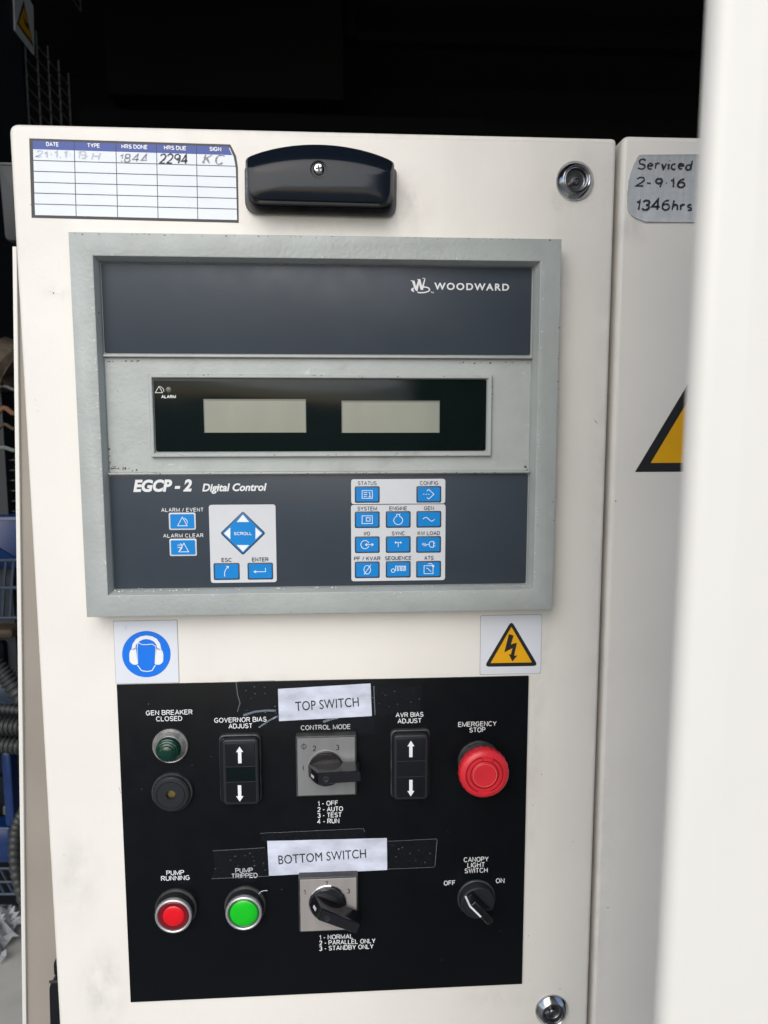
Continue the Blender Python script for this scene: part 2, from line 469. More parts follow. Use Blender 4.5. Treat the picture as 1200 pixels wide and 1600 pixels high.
# ------------------------------------------------------------------ helpers: lettering
A_ = arc
G = {
 'A': (.74, [[(0, 0), (.37, 1), (.74, 0)], [(.14, .34), (.60, .34)]]),
 'B': (.66, [[(0, 0), (0, 1), (.36, 1)] + A_(.36, .76, .25, .24, 90, -90) + [(0, .52)], [(.36, .52)] + A_(.38, .26, .28, .26, 90, -90) + [(0, 0)]]),
 'C': (.72, [A_(.38, .5, .38, .5, 42, 318, 16)]),
 'D': (.70, [[(0, 0), (0, 1), (.3, 1)] + A_(.3, .5, .40, .5, 90, -90, 12) + [(0, 0)]]),
 'E': (.60, [[(.60, 1), (0, 1), (0, 0), (.60, 0)], [(0, .53), (.54, .53)]]),
 'F': (.57, [[(.57, 1), (0, 1), (0, 0)], [(0, .52), (.50, .52)]]),
 'G': (.76, [A_(.38, .5, .38, .5, 45, 325, 16) + [(.72, .46), (.42, .46)]]),
 'H': (.66, [[(0, 0), (0, 1)], [(.66, 0), (.66, 1)], [(0, .53), (.66, .53)]]),
 'I': (.0, [[(0, 0), (0, 1)]]),
 'J': (.48, [[(.48, 1), (.48, .28)] + A_(.24, .26, .24, .26, 0, -180)]),
 'K': (.66, [[(0, 0), (0, 1)], [(.62, 1), (0, .40)], [(.22, .60), (.66, 0)]]),
 'L': (.54, [[(0, 1), (0, 0), (.54, 0)]]),
 'M': (.86, [[(0, 0), (0, 1), (.43, .08), (.86, 1), (.86, 0)]]),
 'N': (.66, [[(0, 0), (0, 1), (.66, 0), (.66, 1)]]),
 'O': (.78, [A_(.39, .5, .39, .5, 90, 450, 24)]),
 'P': (.62, [[(0, 0), (0, 1), (.34, 1)] + A_(.34, .74, .28, .26, 90, -90) + [(0, .48)]]),
 'Q': (.78, [A_(.39, .5, .39, .5, 90, 450, 24), [(.48, .24), (.78, -.04)]]),
 'R': (.66, [[(0, 0), (0, 1), (.36, 1)] + A_(.36, .75, .27, .25, 90, -90) + [(0, .5)], [(.36, .5), (.66, 0)]]),
 'S': (.62, [A_(.31, .745, .27, .255, 22, 270, 12) + A_(.31, .245, .31, .245, 90, -160, 12)]),
 'T': (.64, [[(0, 1), (.64, 1)], [(.32, 1), (.32, 0)]]),
 'U': (.66, [[(0, 1), (0, .33)] + A_(.33, .33, .33, .33, 180, 360) + [(.66, 1)]]),
 'V': (.70, [[(0, 1), (.35, 0), (.70, 1)]]),
 'W': (1.0, [[(0, 1), (.25, 0), (.50, .95), (.75, 0), (1.0, 1)]]),
 'X': (.66, [[(0, 0), (.66, 1)], [(0, 1), (.66, 0)]]),
 'Y': (.70, [[(0, 1), (.35, .45), (.70, 1)], [(.35, .45), (.35, 0)]]),
 '0': (.52, [A_(.26, .5, .26, .5, 90, 450, 20)]),
 '1': (.24, [[(0, .78), (.2, .86), (.24, 1), (.24, 0)]]),
 '2': (.54, [A_(.27, .72, .26, .28, 170, -20, 10) + [(.40, .42), (.05, .06), (0, 0), (.54, 0)]]),
 '3': (.54, [A_(.26, .75, .25, .25, 160, -90, 10), A_(.26, .26, .28, .26, 90, -160, 10)]),
 '4': (.58, [[(.42, 0), (.42, 1), (0, .28), (.58, .28)]]),
 '6': (.54, [[(.46, .96)] + A_(.36, .34, .36, .6, 100, 180, 6) + A_(.27, .30, .27, .30, 180, 520, 16)]),
 '8': (.54, [A_(.27, .75, .23, .25, -90, 270, 16), A_(.27, .26, .27, .26, 90, 450, 16)]),
 '9': (.54, [A_(.27, .70, .25, .28, 0, 360, 16), [(.52, .72), (.50, .35), (.42, 0)]]),
 '-': (.30, [[(0, .40), (.30, .40)]]),
 '/': (.34, [[(0, 0), (.34, 1)]]),
 '.': (.06, [[(0, .45), (.06, .50)]]),
 '~': (.06, [[(0, .02), (.06, .06)]]),
 'e': (.46, [[(.02, .30), (.44, .34)] + A_(.23, .28, .22, .27, 20, 310, 12)]),
 'r': (.32, [[(0, .55), (.03, 0)], [(.03, .34), (.14, .54), (.32, .52)]]),
 'v': (.40, [[(0, .54), (.20, .02), (.40, .56)]]),
 'i': (.06, [[(0, .52), (.02, 0)], [(.02, .80), (.06, .84)]]),
 'c': (.40, [A_(.22, .27, .22, .26, 60, 310, 10)]),
 'd': (.46, [A_(.22, .27, .22, .26, 30, 340, 12), [(.46, 1.0), (.43, .0)]]),
 'h': (.42, [[(.02, 1), (0, 0)], [(.02, .30)] + A_(.22, .34, .18, .20, 160, 0, 6) + [(.42, 0)]]),
 's': (.30, [A_(.16, .40, .14, .14, 40, 250, 8) + A_(.15, .13, .15, .13, 80, -150, 8)]),
}
def glyph_strokes(txt, gap=.26, jitter=0.0, slant=0.0, space=.42):
    x, out = 0.0, []
    for ch in txt:
        if ch == ' ':
            x += space; continue
        w, st = G[ch]
        jy, jx, js = (random.uniform(-jitter, jitter) for _ in range(3))
        for s_ in st:
            out.append([(x + px * (1 + js) + slant * py + jx * py + random.uniform(-jitter, jitter) * .2,
                         py * (1 + js) + jy + random.uniform(-jitter, jitter) * .2) for px, py in s_])
        x += w + gap
    return out
def write(mb, txt, cx, cy, w_px, h_px, d, weight=.155, gap=.27, jitter=0.0, slant=0.0, fmap=None, space=.42, dx=0.0, vary=0.0, drop=0.0):
    """stroke lettering fitted to a photo box (centre cx, cy and size in photo pixels) on the plane d"""
    st = glyph_strokes(txt, gap, jitter, slant, space)
    xs = [p[0] for s_ in st for p in s_]; ys = [p[1] for s_ in st for p in s_]
    ku, kv = scale(cx, cy, d)
    H = h_px * kv; t = H * weight; Wd = w_px * ku
    a, b = (Wd - t) / max(max(xs) - min(xs), 1e-6), (H - t) / max(max(ys) - min(ys), 1e-6)
    mx, my = (max(xs) + min(xs)) / 2, (max(ys) + min(ys)) / 2
    U, Vv = at(cx, cy, d)
    for s_ in st:
        pts = [((px - mx) * a, (py - my) * b) for px, py in s_]
        if dx: pts = rot(pts, dx)
        pts = [(U + p[0], Vv + p[1]) for p in pts]
        if vary:
            fine = []
            for p_, q_ in zip(pts, pts[1:]):
                k_ = max(1, int(math.dist(p_, q_) / (t * .9)))
                fine += [(p_[0] + (q_[0] - p_[0]) * i / k_, p_[1] + (q_[1] - p_[1]) * i / k_) for i in range(k_)]
            pts = fine + [pts[-1]]
            run = []
            for i, p_ in enumerate(pts):
                if random.random() < drop:
                    if len(run) > 1: mb.ribbon(run, t * random.uniform(.7, 1.2), d, vary=vary)
                    run = []
                else: run.append(p_)
            if len(run) > 1: mb.ribbon(run, t * random.uniform(.8, 1.2), d, vary=vary)
        else: mb.ribbon(pts, t, d)
def typeset(mb, txt, cx, cy, w_px, h_px, d, bold=0.0, shear=0.0, turn=0.0, spacing=1.0):
    """outline lettering in Blender's built-in face, fitted to a photo box"""
    c = bpy.data.curves.new('lettering', 'FONT')
    c.body = txt; c.offset = bold; c.shear = shear; c.space_character = spacing; c.resolution_u = 4
    o = bpy.data.objects.new('lettering', c)
    me = bpy.data.meshes.new_from_object(o)
    xs = [v.co.x for v in me.vertices]; ys = [v.co.y for v in me.vertices]
    ku, kv = scale(cx, cy, d)
    a, b = w_px * ku / (max(xs) - min(xs)), h_px * kv / (max(ys) - min(ys))
    mx, my = (max(xs) + min(xs)) / 2, (max(ys) + min(ys)) / 2
    U, Vv = at(cx, cy, d)
    pts = rot([((v.co.x - mx) * a, (v.co.y - my) * b) for v in me.vertices], turn)
    base = len(mb.V)
    for x, y in pts: mb.p(U + x, d, Vv + y)
    for f in me.polygons: mb.F.append(tuple(base + i for i in f.vertices))
    bpy.data.objects.remove(o); bpy.data.curves.remove(c); bpy.data.meshes.remove(me)
def line_px(mb, pts, w_px, d, closed=False):
    ku, kv = scale(*pts[0], d)
    mb.ribbon([at(*p, d) for p in pts], w_px * ku, d, closed)

# ================================================================== SETTING
g = MB(); g.F.append((g.w((-60, -60, 0)), g.w((60, -60, 0)), g.w((60, 60, 0)), g.w((-60, 60, 0))))
gr = single('ground', g, m_ground, 'grey concrete ground under the generator canopy', None, kind='structure')

# dark engine bay of the canopy
bay = thing('engine_bay', 'dark unlit canopy interior above and behind the cream cabinet', 'canopy', 0, -600, -1300)
def wbox(x0, x1, y0, y1, z0, z1):
    b = MB()
    return b.box(x0 * 1000, x1 * 1000, -y1 * 1000, -y0 * 1000, (z0 - ZC) * 1000, (z1 - ZC) * 1000)
part('roof', wbox(-1.3, 1.3, -.50, 1.40, ZC + .85, ZC + .88), m_foam, bay)
part('back_wall', wbox(-1.3, 1.3, 1.36, 1.40, .05, ZC + .847), m_foam, bay)
part('left_wall', wbox(-1.3, -1.26, -.25, 1.357, .05, ZC + .847), m_foam, bay)
part('right_wall', wbox(1.26, 1.3, -.25, 1.357, .05, ZC + .847), m_foam, bay)
part('duct', wbox(-.44, .013, .95, 1.30, ZC + .64, ZC + .84), m_shade, bay)
part('rail', wbox(.043, .75, 1.00, 1.03, ZC + .775, ZC + .792), m_shade, bay)
part('upright', wbox(.018, .04, .99, 1.02, ZC + .775, ZC + .845), m_shade, bay)
part('brace', wbox(-.5, .3, .960, .98, ZC + .585, ZC + .615), m_shade, bay)

# side wall post of the engine bay with the skewed sign
X0 = -450.0
def side(px, py, x=X0):
    r = ray(px, py); t = x / r.x
    return Vector((r.x * t / 1000, r.y * t / 1000 - CAM_D / 1000, ZC + r.z * t / 1000))
post = wbox(-.492, -.4525, .45, .58, ZC - .35, ZC + .845)
single('steel_post', post, m_post, 'dark steel post carrying the skewed warning sign in the engine bay', 'post')
def side_sign():
    t = thing('hazard_sign', 'dim skewed yellow warning sign on the dark post above the cabinet corner', 'sign', X0, -480, 480)
    q = [side(22, -14), side(46, -2), side(52, 10), side(54, 86), side(24, 47)]
    q2 = [p + Vector((-.002, 0, 0)) for p in q]
    m = MB()
    a = [m.w(p) for p in q]; b = [m.w(p) for p in q2]
    m.F.append(tuple(a))
    for i in range(5): m.F.append((a[i], b[i], b[(i + 1) % 5], a[(i + 1) % 5]))
    part('board', m, m_sign, t)
    off = lambda p, k: p + Vector((k, 0, 0))
    m = MB(); m.F.append(tuple(m.w(off(side(*p), .0004)) for p in ((36.5, 0), (52, 74), (26, 37)))); part('border', m, m_black, t)
    m = MB(); m.F.append(tuple(m.w(off(side(*p), .0007)) for p in ((37, 10), (49, 65), (28.5, 36)))); part('triangle', m, m_yellow, t)
    m = MB(); m.F.append(tuple(m.w(off(side(*p), .0010)) for p in ((34.5, 22), (40, 35), (44.5, 39), (43.5, 47), (38, 38)))); part('flash', m, m_black, t)
side_sign()

# wire mesh guards beside the post, running away from the camera
def guard(label, y0, y1, z0, z1, step, cols, x=-.455):
    t = thing('mesh_guard', label, 'guard', x * 1000, -(y0 + y1) * 500, (z0 - ZC) * 1000, 'wire mesh guards in the engine bay')
    m = MB()
    k = z0
    while k < z1:
        m.tube([(x, y0, k), (x, y1, k)], .0011, 6); k += step
    for i in range(cols + 1):
        yy = y0 + (y1 - y0) * i / cols
        m.tube([(x, yy, z0), (x, yy, z1)], .0013, 6)
    part('wires', m, m_wire, t)
guard('near wire mesh guard left of the dark post, at the photo edge', 0.32, .447, ZC + .20, ZC + .62, .019, 3)
guard('far wire mesh guard right of the dark post, above the cabinet corner', .60, .78, ZC + .42, ZC + .60, .020, 4)
guard('upper far wire mesh guard right of the skewed sign', .62, .86, ZC + .74, ZC + .83, .014, 3)

# engine parts glimpsed past the left edge of the cabinet
def deep(px, py, y_mm):
    u, v = at(px, py, -y_mm)
    return W(u, -y_mm, v)
zf_ = deep(10, 1395, 600).z
def slab(px0, py0, px1, py1, y, thick=30, bev=3):
    a, b = at(px0, py1, -y), at(px1, py0, -y)
    return MB().prism(rounded([(a[0], a[1]), (b[0], a[1]), (b[0], b[1]), (a[0], b[1])], 6), -y - thick, -y, bev, 2, True)
m = MB()
pts = [deep(-60 + 92 * i / 14, 570 + 8 * math.sin(i), 420) for i in range(15)]
m.tube(pts, lambda i: .030 + .005 * math.sin(i * 2.3) + .004 * math.sin(i * 5.1), 20)
single('lagged_pipe', m, m_lag, 'brown lagged exhaust pipe in the engine bay left of the cabinet', 'pipe')
def cable(a, b, y, r, mt, label, sag=6):
    m = MB()
    P = [deep(a[0] + (b[0] - a[0]) * i / 10, a[1] + (b[1] - a[1]) * i / 10 + sag * math.sin(i * .8), y) for i in range(11)]
    m.tube(P, r, 8)
    single('engine_cable', m, mt, label, 'cable', 'cables in the engine bay')
cable((-20, 648), (24, 640), 400, .0032, m_orange, 'orange cable under the brown lagged pipe')
cable((-20, 605), (24, 606), 400, .0022, m_wire, 'thin grey wire across the brown lagged pipe', 3)
cable((-20, 676), (24, 664), 410, .0022, m_rust, 'rusty wire below the orange cable')
cable((-20, 700), (24, 702), 400, .0026, m_palecable, 'pale green cable above the dark radiator', 2)
m = slab(-70, 712, 40, 812, 470, 40)
rad = thing('radiator', 'dark finned radiator above the blue engine panel', 'radiator', *(lambda p: (p[0], -500, p[1]))(at(-10, 812, -500)))
part('core', m, m_dark, rad)
m = MB()
for k in range(6):
    m.tube([deep(-60, 722 + k * 16, 462), deep(40, 718 + k * 16, 462)], .0009, 6)
part('fin', m, m_wire, rad)
engine = thing('engine', 'blue diesel engine glimpsed past the left side of the cabinet', 'engine', -420, -500, (zf_ - ZC) * 1000)
part('panel', slab(-70, 806, 44, 890, 430, 40, 6), m_blue, engine)
gd = thing('fan_guard', 'dusty blue grille guard with round ended slots below the blue panel', 'guard', *(lambda p: (p[0], -410, p[1]))(at(0, 968, -410)))
m = MB()
for px in (-44, -32, -20, -8, 4, 16, 28):
    m.tube([deep(px + 6, 874, 400), deep(px + 3, 905, 398), deep(px, 968, 400)], .0022, 8)
part('bars', m, m_bluegrey, gd)
m = MB()
for py in (876, 919, 966):
    m.tube([deep(-60, py + 1, 398), deep(40, py - 1, 398)], .0022, 8)
part('rails', m, m_bluegrey, gd)
part('block', slab(-80, 955, 60, 1420, 520, 60, 6), m_dark, engine)
part('cover', slab(-60, 1292, 17, 1352, 470, 30, 5), m_blue, engine)
part('cover', slab(-60, 1062, 19, 1106, 480, 30, 5), m_bluegrey, engine)
part('pulley_bracket', slab(-40, 983, 19, 999, 420, 60, 5), m_rust, engine, 'rusty brown bracket')
part('pulley', slab(-40, 1003, 6, 1046, 440, 60, 8), m_dark, engine)
def hose(label, P, r, y):
    m = MB()
    n = 96
    pts = []
    for i in range(n):
        t = i / (n - 1) * (len(P) - 1); k = min(int(t), len(P) - 2); f = t - k
        p0, p1, p2, p3 = P[max(k - 1, 0)], P[k], P[k + 1], P[min(k + 2, len(P) - 1)]
        q = [.5 * ((2 * p1[j]) + (-p0[j] + p2[j]) * f + (2 * p0[j] - 5 * p1[j] + 4 * p2[j] - p3[j]) * f * f + (-p0[j] + 3 * p1[j] - 3 * p2[j] + p3[j]) * f ** 3) for j in (0, 1)]
        pts.append(deep(q[0], q[1], y))
    m.tube(pts, lambda i: r * (1, 1.0, .93, .80, .80, .93)[i % 6], 18)
    single('corrugated_conduit', m, m_hose, label, 'conduit', 'grey corrugated conduits beside the engine')
hose('grey corrugated conduit sloping down to the right below the rusty bracket', [(-40, 1020), (-5, 1042), (18, 1068), (50, 1110)], .0125, 400)
hose('thin grey corrugated conduit, topmost of the three level ones', [(-50, 1108), (0, 1107), (50, 1112)], .0068, 405)
hose('thick grey corrugated conduit, middle of the three level ones', [(-50, 1128), (0, 1133), (50, 1136)], .0118, 395)
hose('thick grey corrugated conduit, lowest of the three level ones', [(-50, 1160), (0, 1163), (50, 1168)], .0115, 400)
hose('upright grey corrugated conduit curving over the blue block', [(40, 1262), (26, 1290), (22, 1330), (27, 1375), (40, 1420)], .0075, 380)
part('frame', slab(8, 1176, 16, 1292, 440, 20, 3), m_blue, engine)
part('bracket', slab(-8, 1214, 9, 1258, 450, 15, 3), m_dark, engine)
part('cap', slab(4, 1260, 12, 1275, 445, 15, 3), m_wire, engine)
guard_t = thing('belt_guard', 'small blue grey mesh guard just above the grey floor', 'guard', *(lambda p: (p[0], -420, p[1]))(at(0, 1398, -420)))
m = MB()
for px in (-28, -14, 0, 14): m.tube([deep(px, 1356, 400), deep(px + 22, 1398, 400)], .0018, 6)
for py in (1357, 1378, 1397): m.tube([deep(-40, py, 398), deep(36, py, 398)], .0018, 6)
part('bars', m, m_bluegrey, guard_t)
# floor of the bay, seen at the very bottom left
zf = deep(10, 1395, 600).z
m = MB(); m.box(-1250, -240, -1330, -20, (zf - ZC) * 1000 - 40, (zf - ZC) * 1000, 3)
fl = single('deck', m, m_deck, 'pale grey canopy floor below the engine', None, kind='structure')
m = MB()
def crumple(px, py):
    r = ray(px, py); t = (zf + .012 - ZC) / (r.z / 1000) ; p = Vector((r.x * t / 1000, r.y * t / 1000 - CAM_D / 1000, zf)); return p
ga = crumple(-34, 1500); gb = crumple(32, 1408)
n1, n2 = 16, 8
ids = []
for i in range(n1 + 1):
    row = []
    for j in range(n2 + 1):
        p = ga.lerp(gb, i / n1)
        sd = Vector(((gb - ga).y, -(gb - ga).x, 0)).normalized()
        wv = (j / n2 - .5) * .055 * (1 + .3 * math.sin(i * 1.3))
        h = .010 + .012 * math.sin(j / n2 * math.pi) + .006 * math.sin(i * 1.9 + j * 2.1) + random.uniform(-.002, .002)
        row.append(m.w(p + sd * wv + Vector((0, 0, max(.002, h)))))
    ids.append(row)
for i in range(n1):
    for j in range(n2):
        m.F.append((ids[i][j], ids[i + 1][j], ids[i + 1][j + 1], ids[i][j + 1]))
single('polythene_wrap', m, m_cloth, 'crumpled grey polythene lying on the canopy floor at the left edge', 'plastic sheet')

# ================================================================== CABINET
# front door of the control cabinet (folded sheet, rounded edges)
dl, dr = -238.2, 213.6
top, bot = 220.3, -640.0
cab = thing('control_cabinet', 'cream steel control cabinet carrying the keypad controller and black switch panel', 'cabinet', 0, 0, bot)
outline = rounded([(dl, bot), (dr, bot), (dr, top - .6), (dl, top)], [0, 0, 4, 7], 6)
door = part('door', MB().prism(outline, -20, 0, 3.2, 4, True), m_cream, cab)
def chips(n, spots, dpl, mt, smin, smax, name, parent):
    m = MB()
    for (u, v) in spots:
        k = random.randint(5, 8); s_ = random.uniform(smin, smax); e = random.uniform(.35, 1)
        a0 = random.uniform(0, 6.28)
        P = [(u + s_ * random.uniform(.5, 1) * math.cos(a0 + 6.283 * i / k), v + s_ * e * random.uniform(.5, 1) * math.sin(a0 + 6.283 * i / k)) for i in range(k)]
        m.flat(P, dpl)
    return part(name, m, mt, parent)
sp = [at(*p) for p in ((78, 456), (84, 458), (90, 459), (931, 659), (60, 642), (150, 705), (55, 625), (833, 1258), (826, 1462), (895, 1315), (828, 1530), (120, 300), (48, 320), (846, 1210), (100, 1335), (875, 1545))]
chips(0, sp, .06, m_chip_d, .35, .9, 'paint_chip', door)
scuff = MB()
for P in (((928, 655), (934, 662)), ((186, 1230), (189, 1240))):
    line_px(scuff, P, .6, .05)
part('scratch', scuff, m_signline, door)

# neighbouring panel on the right
u0 = at(967, 400)[0]
rp = part('fixed_panel', MB().prism(rounded([(u0 + .2, bot), (u0 + 320, bot), (u0 + 320, top + 2), (u0 + .2, top + 2)], [0, 0, 4, 6], 6), -30, -.5, 4.2, 5, True), m_cream, cab, 'cream panel right of the narrow gap, marked by a tape note')
part('gap_seal', MB().box(dr - 3, u0 + 6, -60, -22, bot, top - 4), m_foam, cab)
sp = [at(*p, -.5) for p in ((1068, 214), (1040, 212), (1062, 936), (980, 300), (962, 783), (950, 1418))]
chips(0, sp, -.4, m_chip_d, .4, 1.1, 'paint_chip', rp)

# side frame of the cabinet at the left: bright thin lip and a shaded flange behind the door
sf = cab
ltop, lbot = at(22, 385, -22), at(37.5, 1600, -22)
dirv = ((lbot[0] - ltop[0]) / (lbot[1] - ltop[1]))
def lip(v, off=0.0): return ltop[0] + (v - ltop[1]) * dirv + off
v_a, v_b = -640.0, ltop[1]
m = MB(); m.prism([(lip(v_a, -1.4), v_a), (lip(v_a, 1.9), v_a), (lip(v_b, 1.9), v_b), (lip(v_b, -1.4), v_b)], -60, -22, .5, 2, True)
part('lip', m, m_skin, sf)
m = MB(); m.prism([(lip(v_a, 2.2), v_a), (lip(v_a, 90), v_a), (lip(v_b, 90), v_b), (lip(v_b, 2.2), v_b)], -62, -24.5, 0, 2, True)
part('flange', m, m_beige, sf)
# black plastic block at the top, latch at the bottom
a, b = at(3, 377, -30), at(30, 257, -30)
hb = part('hinge', MB().prism(rounded([(a[0] + 2, a[1]), (b[0] + 14, a[1]), (b[0] + 14, b[1]), (a[0], b[1])], [5, 1, 1, 2]), -62, -30, 1.5, 3, True), m_mid, cab)
part('cap', MB().box(a[0] + .3, b[0] + 13, -60, -32, b[1] + .05, b[1] + 2.2, .5), m_hose, hb)
q = lambda px, py: (min(at(px, py, -12)[0], dl - .6), at(px, py, -12)[1])
t = part('latch', MB().prism(rounded([q(81, 1680), q(112, 1680), q(112, 1528), q(84, 1528), q(77.5, 1540)], [0, 0, 1, 4, 4]), -24, -10, 1.5, 3, True), m_bplast, cab)
part('catch', MB().prism(rounded([q(83, 1526), q(112, 1526), q(112, 1497), q(88, 1498), q(82, 1507)], [1, 1, 1, 3, 3]), -24, -13, 1.5, 3, True), m_bplast, t)
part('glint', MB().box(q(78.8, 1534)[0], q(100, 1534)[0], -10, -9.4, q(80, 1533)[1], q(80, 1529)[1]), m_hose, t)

# out-of-focus canopy skin close to the lens
xs, ys = 107.2, 360.0
prof = [(560, ys + 1.5), (xs + 15, ys + 1.5), (xs + 14, ys + 1.3), (xs + 6, ys)] + [(xs + 6 - 6 * math.sin(R(15 * k)), ys - 6 + 6 * math.cos(R(15 * k))) for k in range(1, 7)] + [(xs + 19, ys - 34), (xs + 21, ys - 34), (xs + 3, ys - 6), (xs + 6, ys - 2.2), (560, ys - 2.2)]
m = MB()
lo = [m.p(u - 5.4, d, -900) for u, d in prof]; hi = [m.p(u + 3.3, d, 480) for u, d in prof]
n = len(prof)
for i in range(n):
    j = (i + 1) % n
    m.F.append((lo[j], lo[i], hi[i], hi[j]))
sk = thing('canopy_skin', 'blurred white canopy skin panel close to the lens at the right', 'canopy panel', xs, ys, -900)
part('skin', m, m_skin, sk)

# ------------------------------------------------------------------ door locks
def lock(px, py, label):
    u, v = at(px, py, 0)
    t = thing('door_lock', label, 'lock', u, 0, v, 'round chrome door locks')
    part('escutcheon', MB(u, 0, v).lathe([(14.6, 0), (14.6, 1.0), (14.1, 1.8), (12.6, 3.4), (10.9, 5.4), (10.2, 5.8), (9.6, 5.4), (9.3, 4.2)], cap=False), m_chrome, t)
    core = part('core', MB(u, 0, v).lathe([(9.4, 4.4), (8.6, 4.6), (8.0, 4.3), (7.4, 1.4), (6.6, .9), (3.0, .9), (2.9, .9)], cap=True), m_zinc, t)
    part('pin', MB(u, 0, v).lathe([(2.9, .8), (2.7, 3.0), (2.1, 3.6), (1.2, 3.7), (.9, 2.6)], n=20), m_zinc, core)
    part('wing', MB(u, 0, v, R(35)).box(-6.8, -2.6, .9, 2.6, -1.0, 1.0, .3), m_zinc, core)
    return t
lock(898, 283, 'round chrome lock at the top right corner of the cream door')
lock(862, 1578, 'round chrome lock under the bottom right corner of the black switch panel')

# ------------------------------------------------------------------ black handle housing
u, v = at(500, 300)
t = thing('handle_housing', 'black domed plastic housing with one central screw above the controller', 'housing', u, 0, v)
def housing_loop(L, Rr, bottom_l, bottom_r, shoulder_l, shoulder_r, apex, d, rnd):
    """left x, right x, bottom y left/right, shoulder y, apex y: photo points at proud height d"""
    pts = [(L + 1, bottom_l), (Rr - 1, bottom_r)]
    n_ = 26
    top_ = []
    for i in range(n_ + 1):
        s_ = i / n_
        x = Rr + (L - Rr) * s_
        y = shoulder_r + (shoulder_l - shoulder_r) * s_
        hgt = (1 - (2 * s_ - 1) ** 2)
        lim = y - (((shoulder_l + shoulder_r) / 2 - apex) * hgt ** .85)
        top_.append((x, lim))
    P = [at(*p, d) for p in pts + top_]
    r_ = [rnd, rnd] + [rnd * .5] + [0] * (len(top_) - 2) + [rnd * .5]
    return rounded(P, r_, 6)
def HL(d, *a, rnd=10): return [(x, d, y) for x, y in housing_loop(*a, d, rnd)]
base = [HL(0, 382, 620, 334, 340, 262, 266, 230), HL(3.2, 382, 620, 334, 340, 262, 266, 230), HL(4.2, 383, 619, 333, 339, 262, 267, 231)]
part('base_plate', MB().loops(base, True), m_rim, t)
cover = [HL(4.0, 386, 615, 322, 327, 258, 262, 232), HL(12, 385, 614.5, 318, 323, 254, 259, 228), HL(14, 383.5, 616, 320, 325.5, 250, 256, 227), HL(17.5, 383.5, 616, 319.5, 325, 248, 254, 226),
         HL(19, 384.5, 614.5, 317, 322.5, 247.5, 253.5, 227.5), HL(24, 386.5, 611.5, 313, 319, 258, 263, 241.5), HL(25.2, 388, 610, 310, 316, 260, 265, 243.5, rnd=9),
         HL(26.2, 398, 600, 302, 308, 267, 271, 252, rnd=8), HL(27, 430, 570, 290, 292, 270, 271, 262, rnd=6)]
cv = part('cover', MB().loops(cover, True), m_gloss, t)
u, v = at(498, 264.5, 27)
part('screw_ring', MB(u, 0, v).lathe([(6.4, 26.3), (6.0, 27.3), (5.4, 27.2), (4.8, 26.6)], cap=True), m_gloss, cv)
sw = part('screw', MB(u, 0, v).lathe([(4.0, 26.5), (3.9, 28.0), (3.0, 29.0), (1.6, 29.4)], n=32), m_chrome, t)
for aa in (10, 100):
    part('slot', MB(u, 0, v, R(aa)).prism([(-2.2, -.55), (2.2, -.55), (2.2, .55), (-2.2, .55)], 29.0, 29.46 + aa * .0005), m_chip_d, sw)

# ------------------------------------------------------------------ service record sticker
f = quadmap((45.5, 216), (371, 226), (373, 348), (49.3, 340), .3)
def fpoly(f, pts): return [f(s_, t_) for s_, t_ in pts]
o0 = f(.5, .5)
t = thing('service_sticker', 'printed service record sticker with blue heading row and faded pen entries', 'sticker', o0[0], 0, o0[1])
outl = [(0, 1), (1, 1), (1, .28), (.992, .14), (.965, 0), (0, 0)]
part('border', MB().prism(fpoly(f, outl), 0, .25), m_black, t)
inn = [(.017, .965), (.992, .965), (.990, .30), (.981, .16), (.962, .045), (.017, .045)]
part('paper', MB().flat(fpoly(f, inn), .32), m_sheet, t)
part('heading_band', MB().flat(fpoly(f, [(.017, .135), (.974, .135), (.955, .03), (.017, .03)]), .38), m_blueband, t)
m = MB()
colx = [.213, .412, .607, .800]
for s_ in colx: m.ribbon([f(s_, .97), f(s_, .03)], .5, .44)
for t_ in (.275, .412, .550, .687, .825): m.ribbon([f(.017, t_), f(.992, t_)], .5, .44)
part('ruling', m, m_black, t)
m = MB()
for txt, cx, cy, wd in (('DATE', 82, 225.3, 20), ('TYPE', 146.3, 227.3, 20), ('HRS DONE', 210.3, 229.3, 41), ('HRS DUE', 273.8, 231.2, 35), ('SIGN', 336.6, 233, 18.5)):
    write(m, txt, cx, cy, wd, 6.8, .45, .2, dx=R(-.6))
part('heading', m, m_white, t)
m = MB(); write(m, '1844', 209, 247, 44, 15, .5, .13, .24, .07, .18, vary=.5, drop=.08); part('pen_entry', m, m_pencil, t)
m = MB(); write(m, '2294', 271, 248, 46, 17, .5, .16, .2, .035, .14, vary=.4); part('pen_entry', m, m_pen, t)
m = MB(); write(m, 'KC', 334, 249, 36, 17, .5, .14, .5, .09, .22, vary=.5, drop=.03); part('pen_entry', m, m_pencil, t)
m = MB(); write(m, '21.1~1.', 83, 241, 56, 13, .5, .16, .34, .08, .1, vary=.6, drop=.08); part('pen_entry', m, m_penpale, t)
m = MB(); write(m, 'BH', 140, 243, 36, 14, .5, .16, .5, .09, .1, vary=.6, drop=.08); part('pen_entry', m, m_penpale, t)

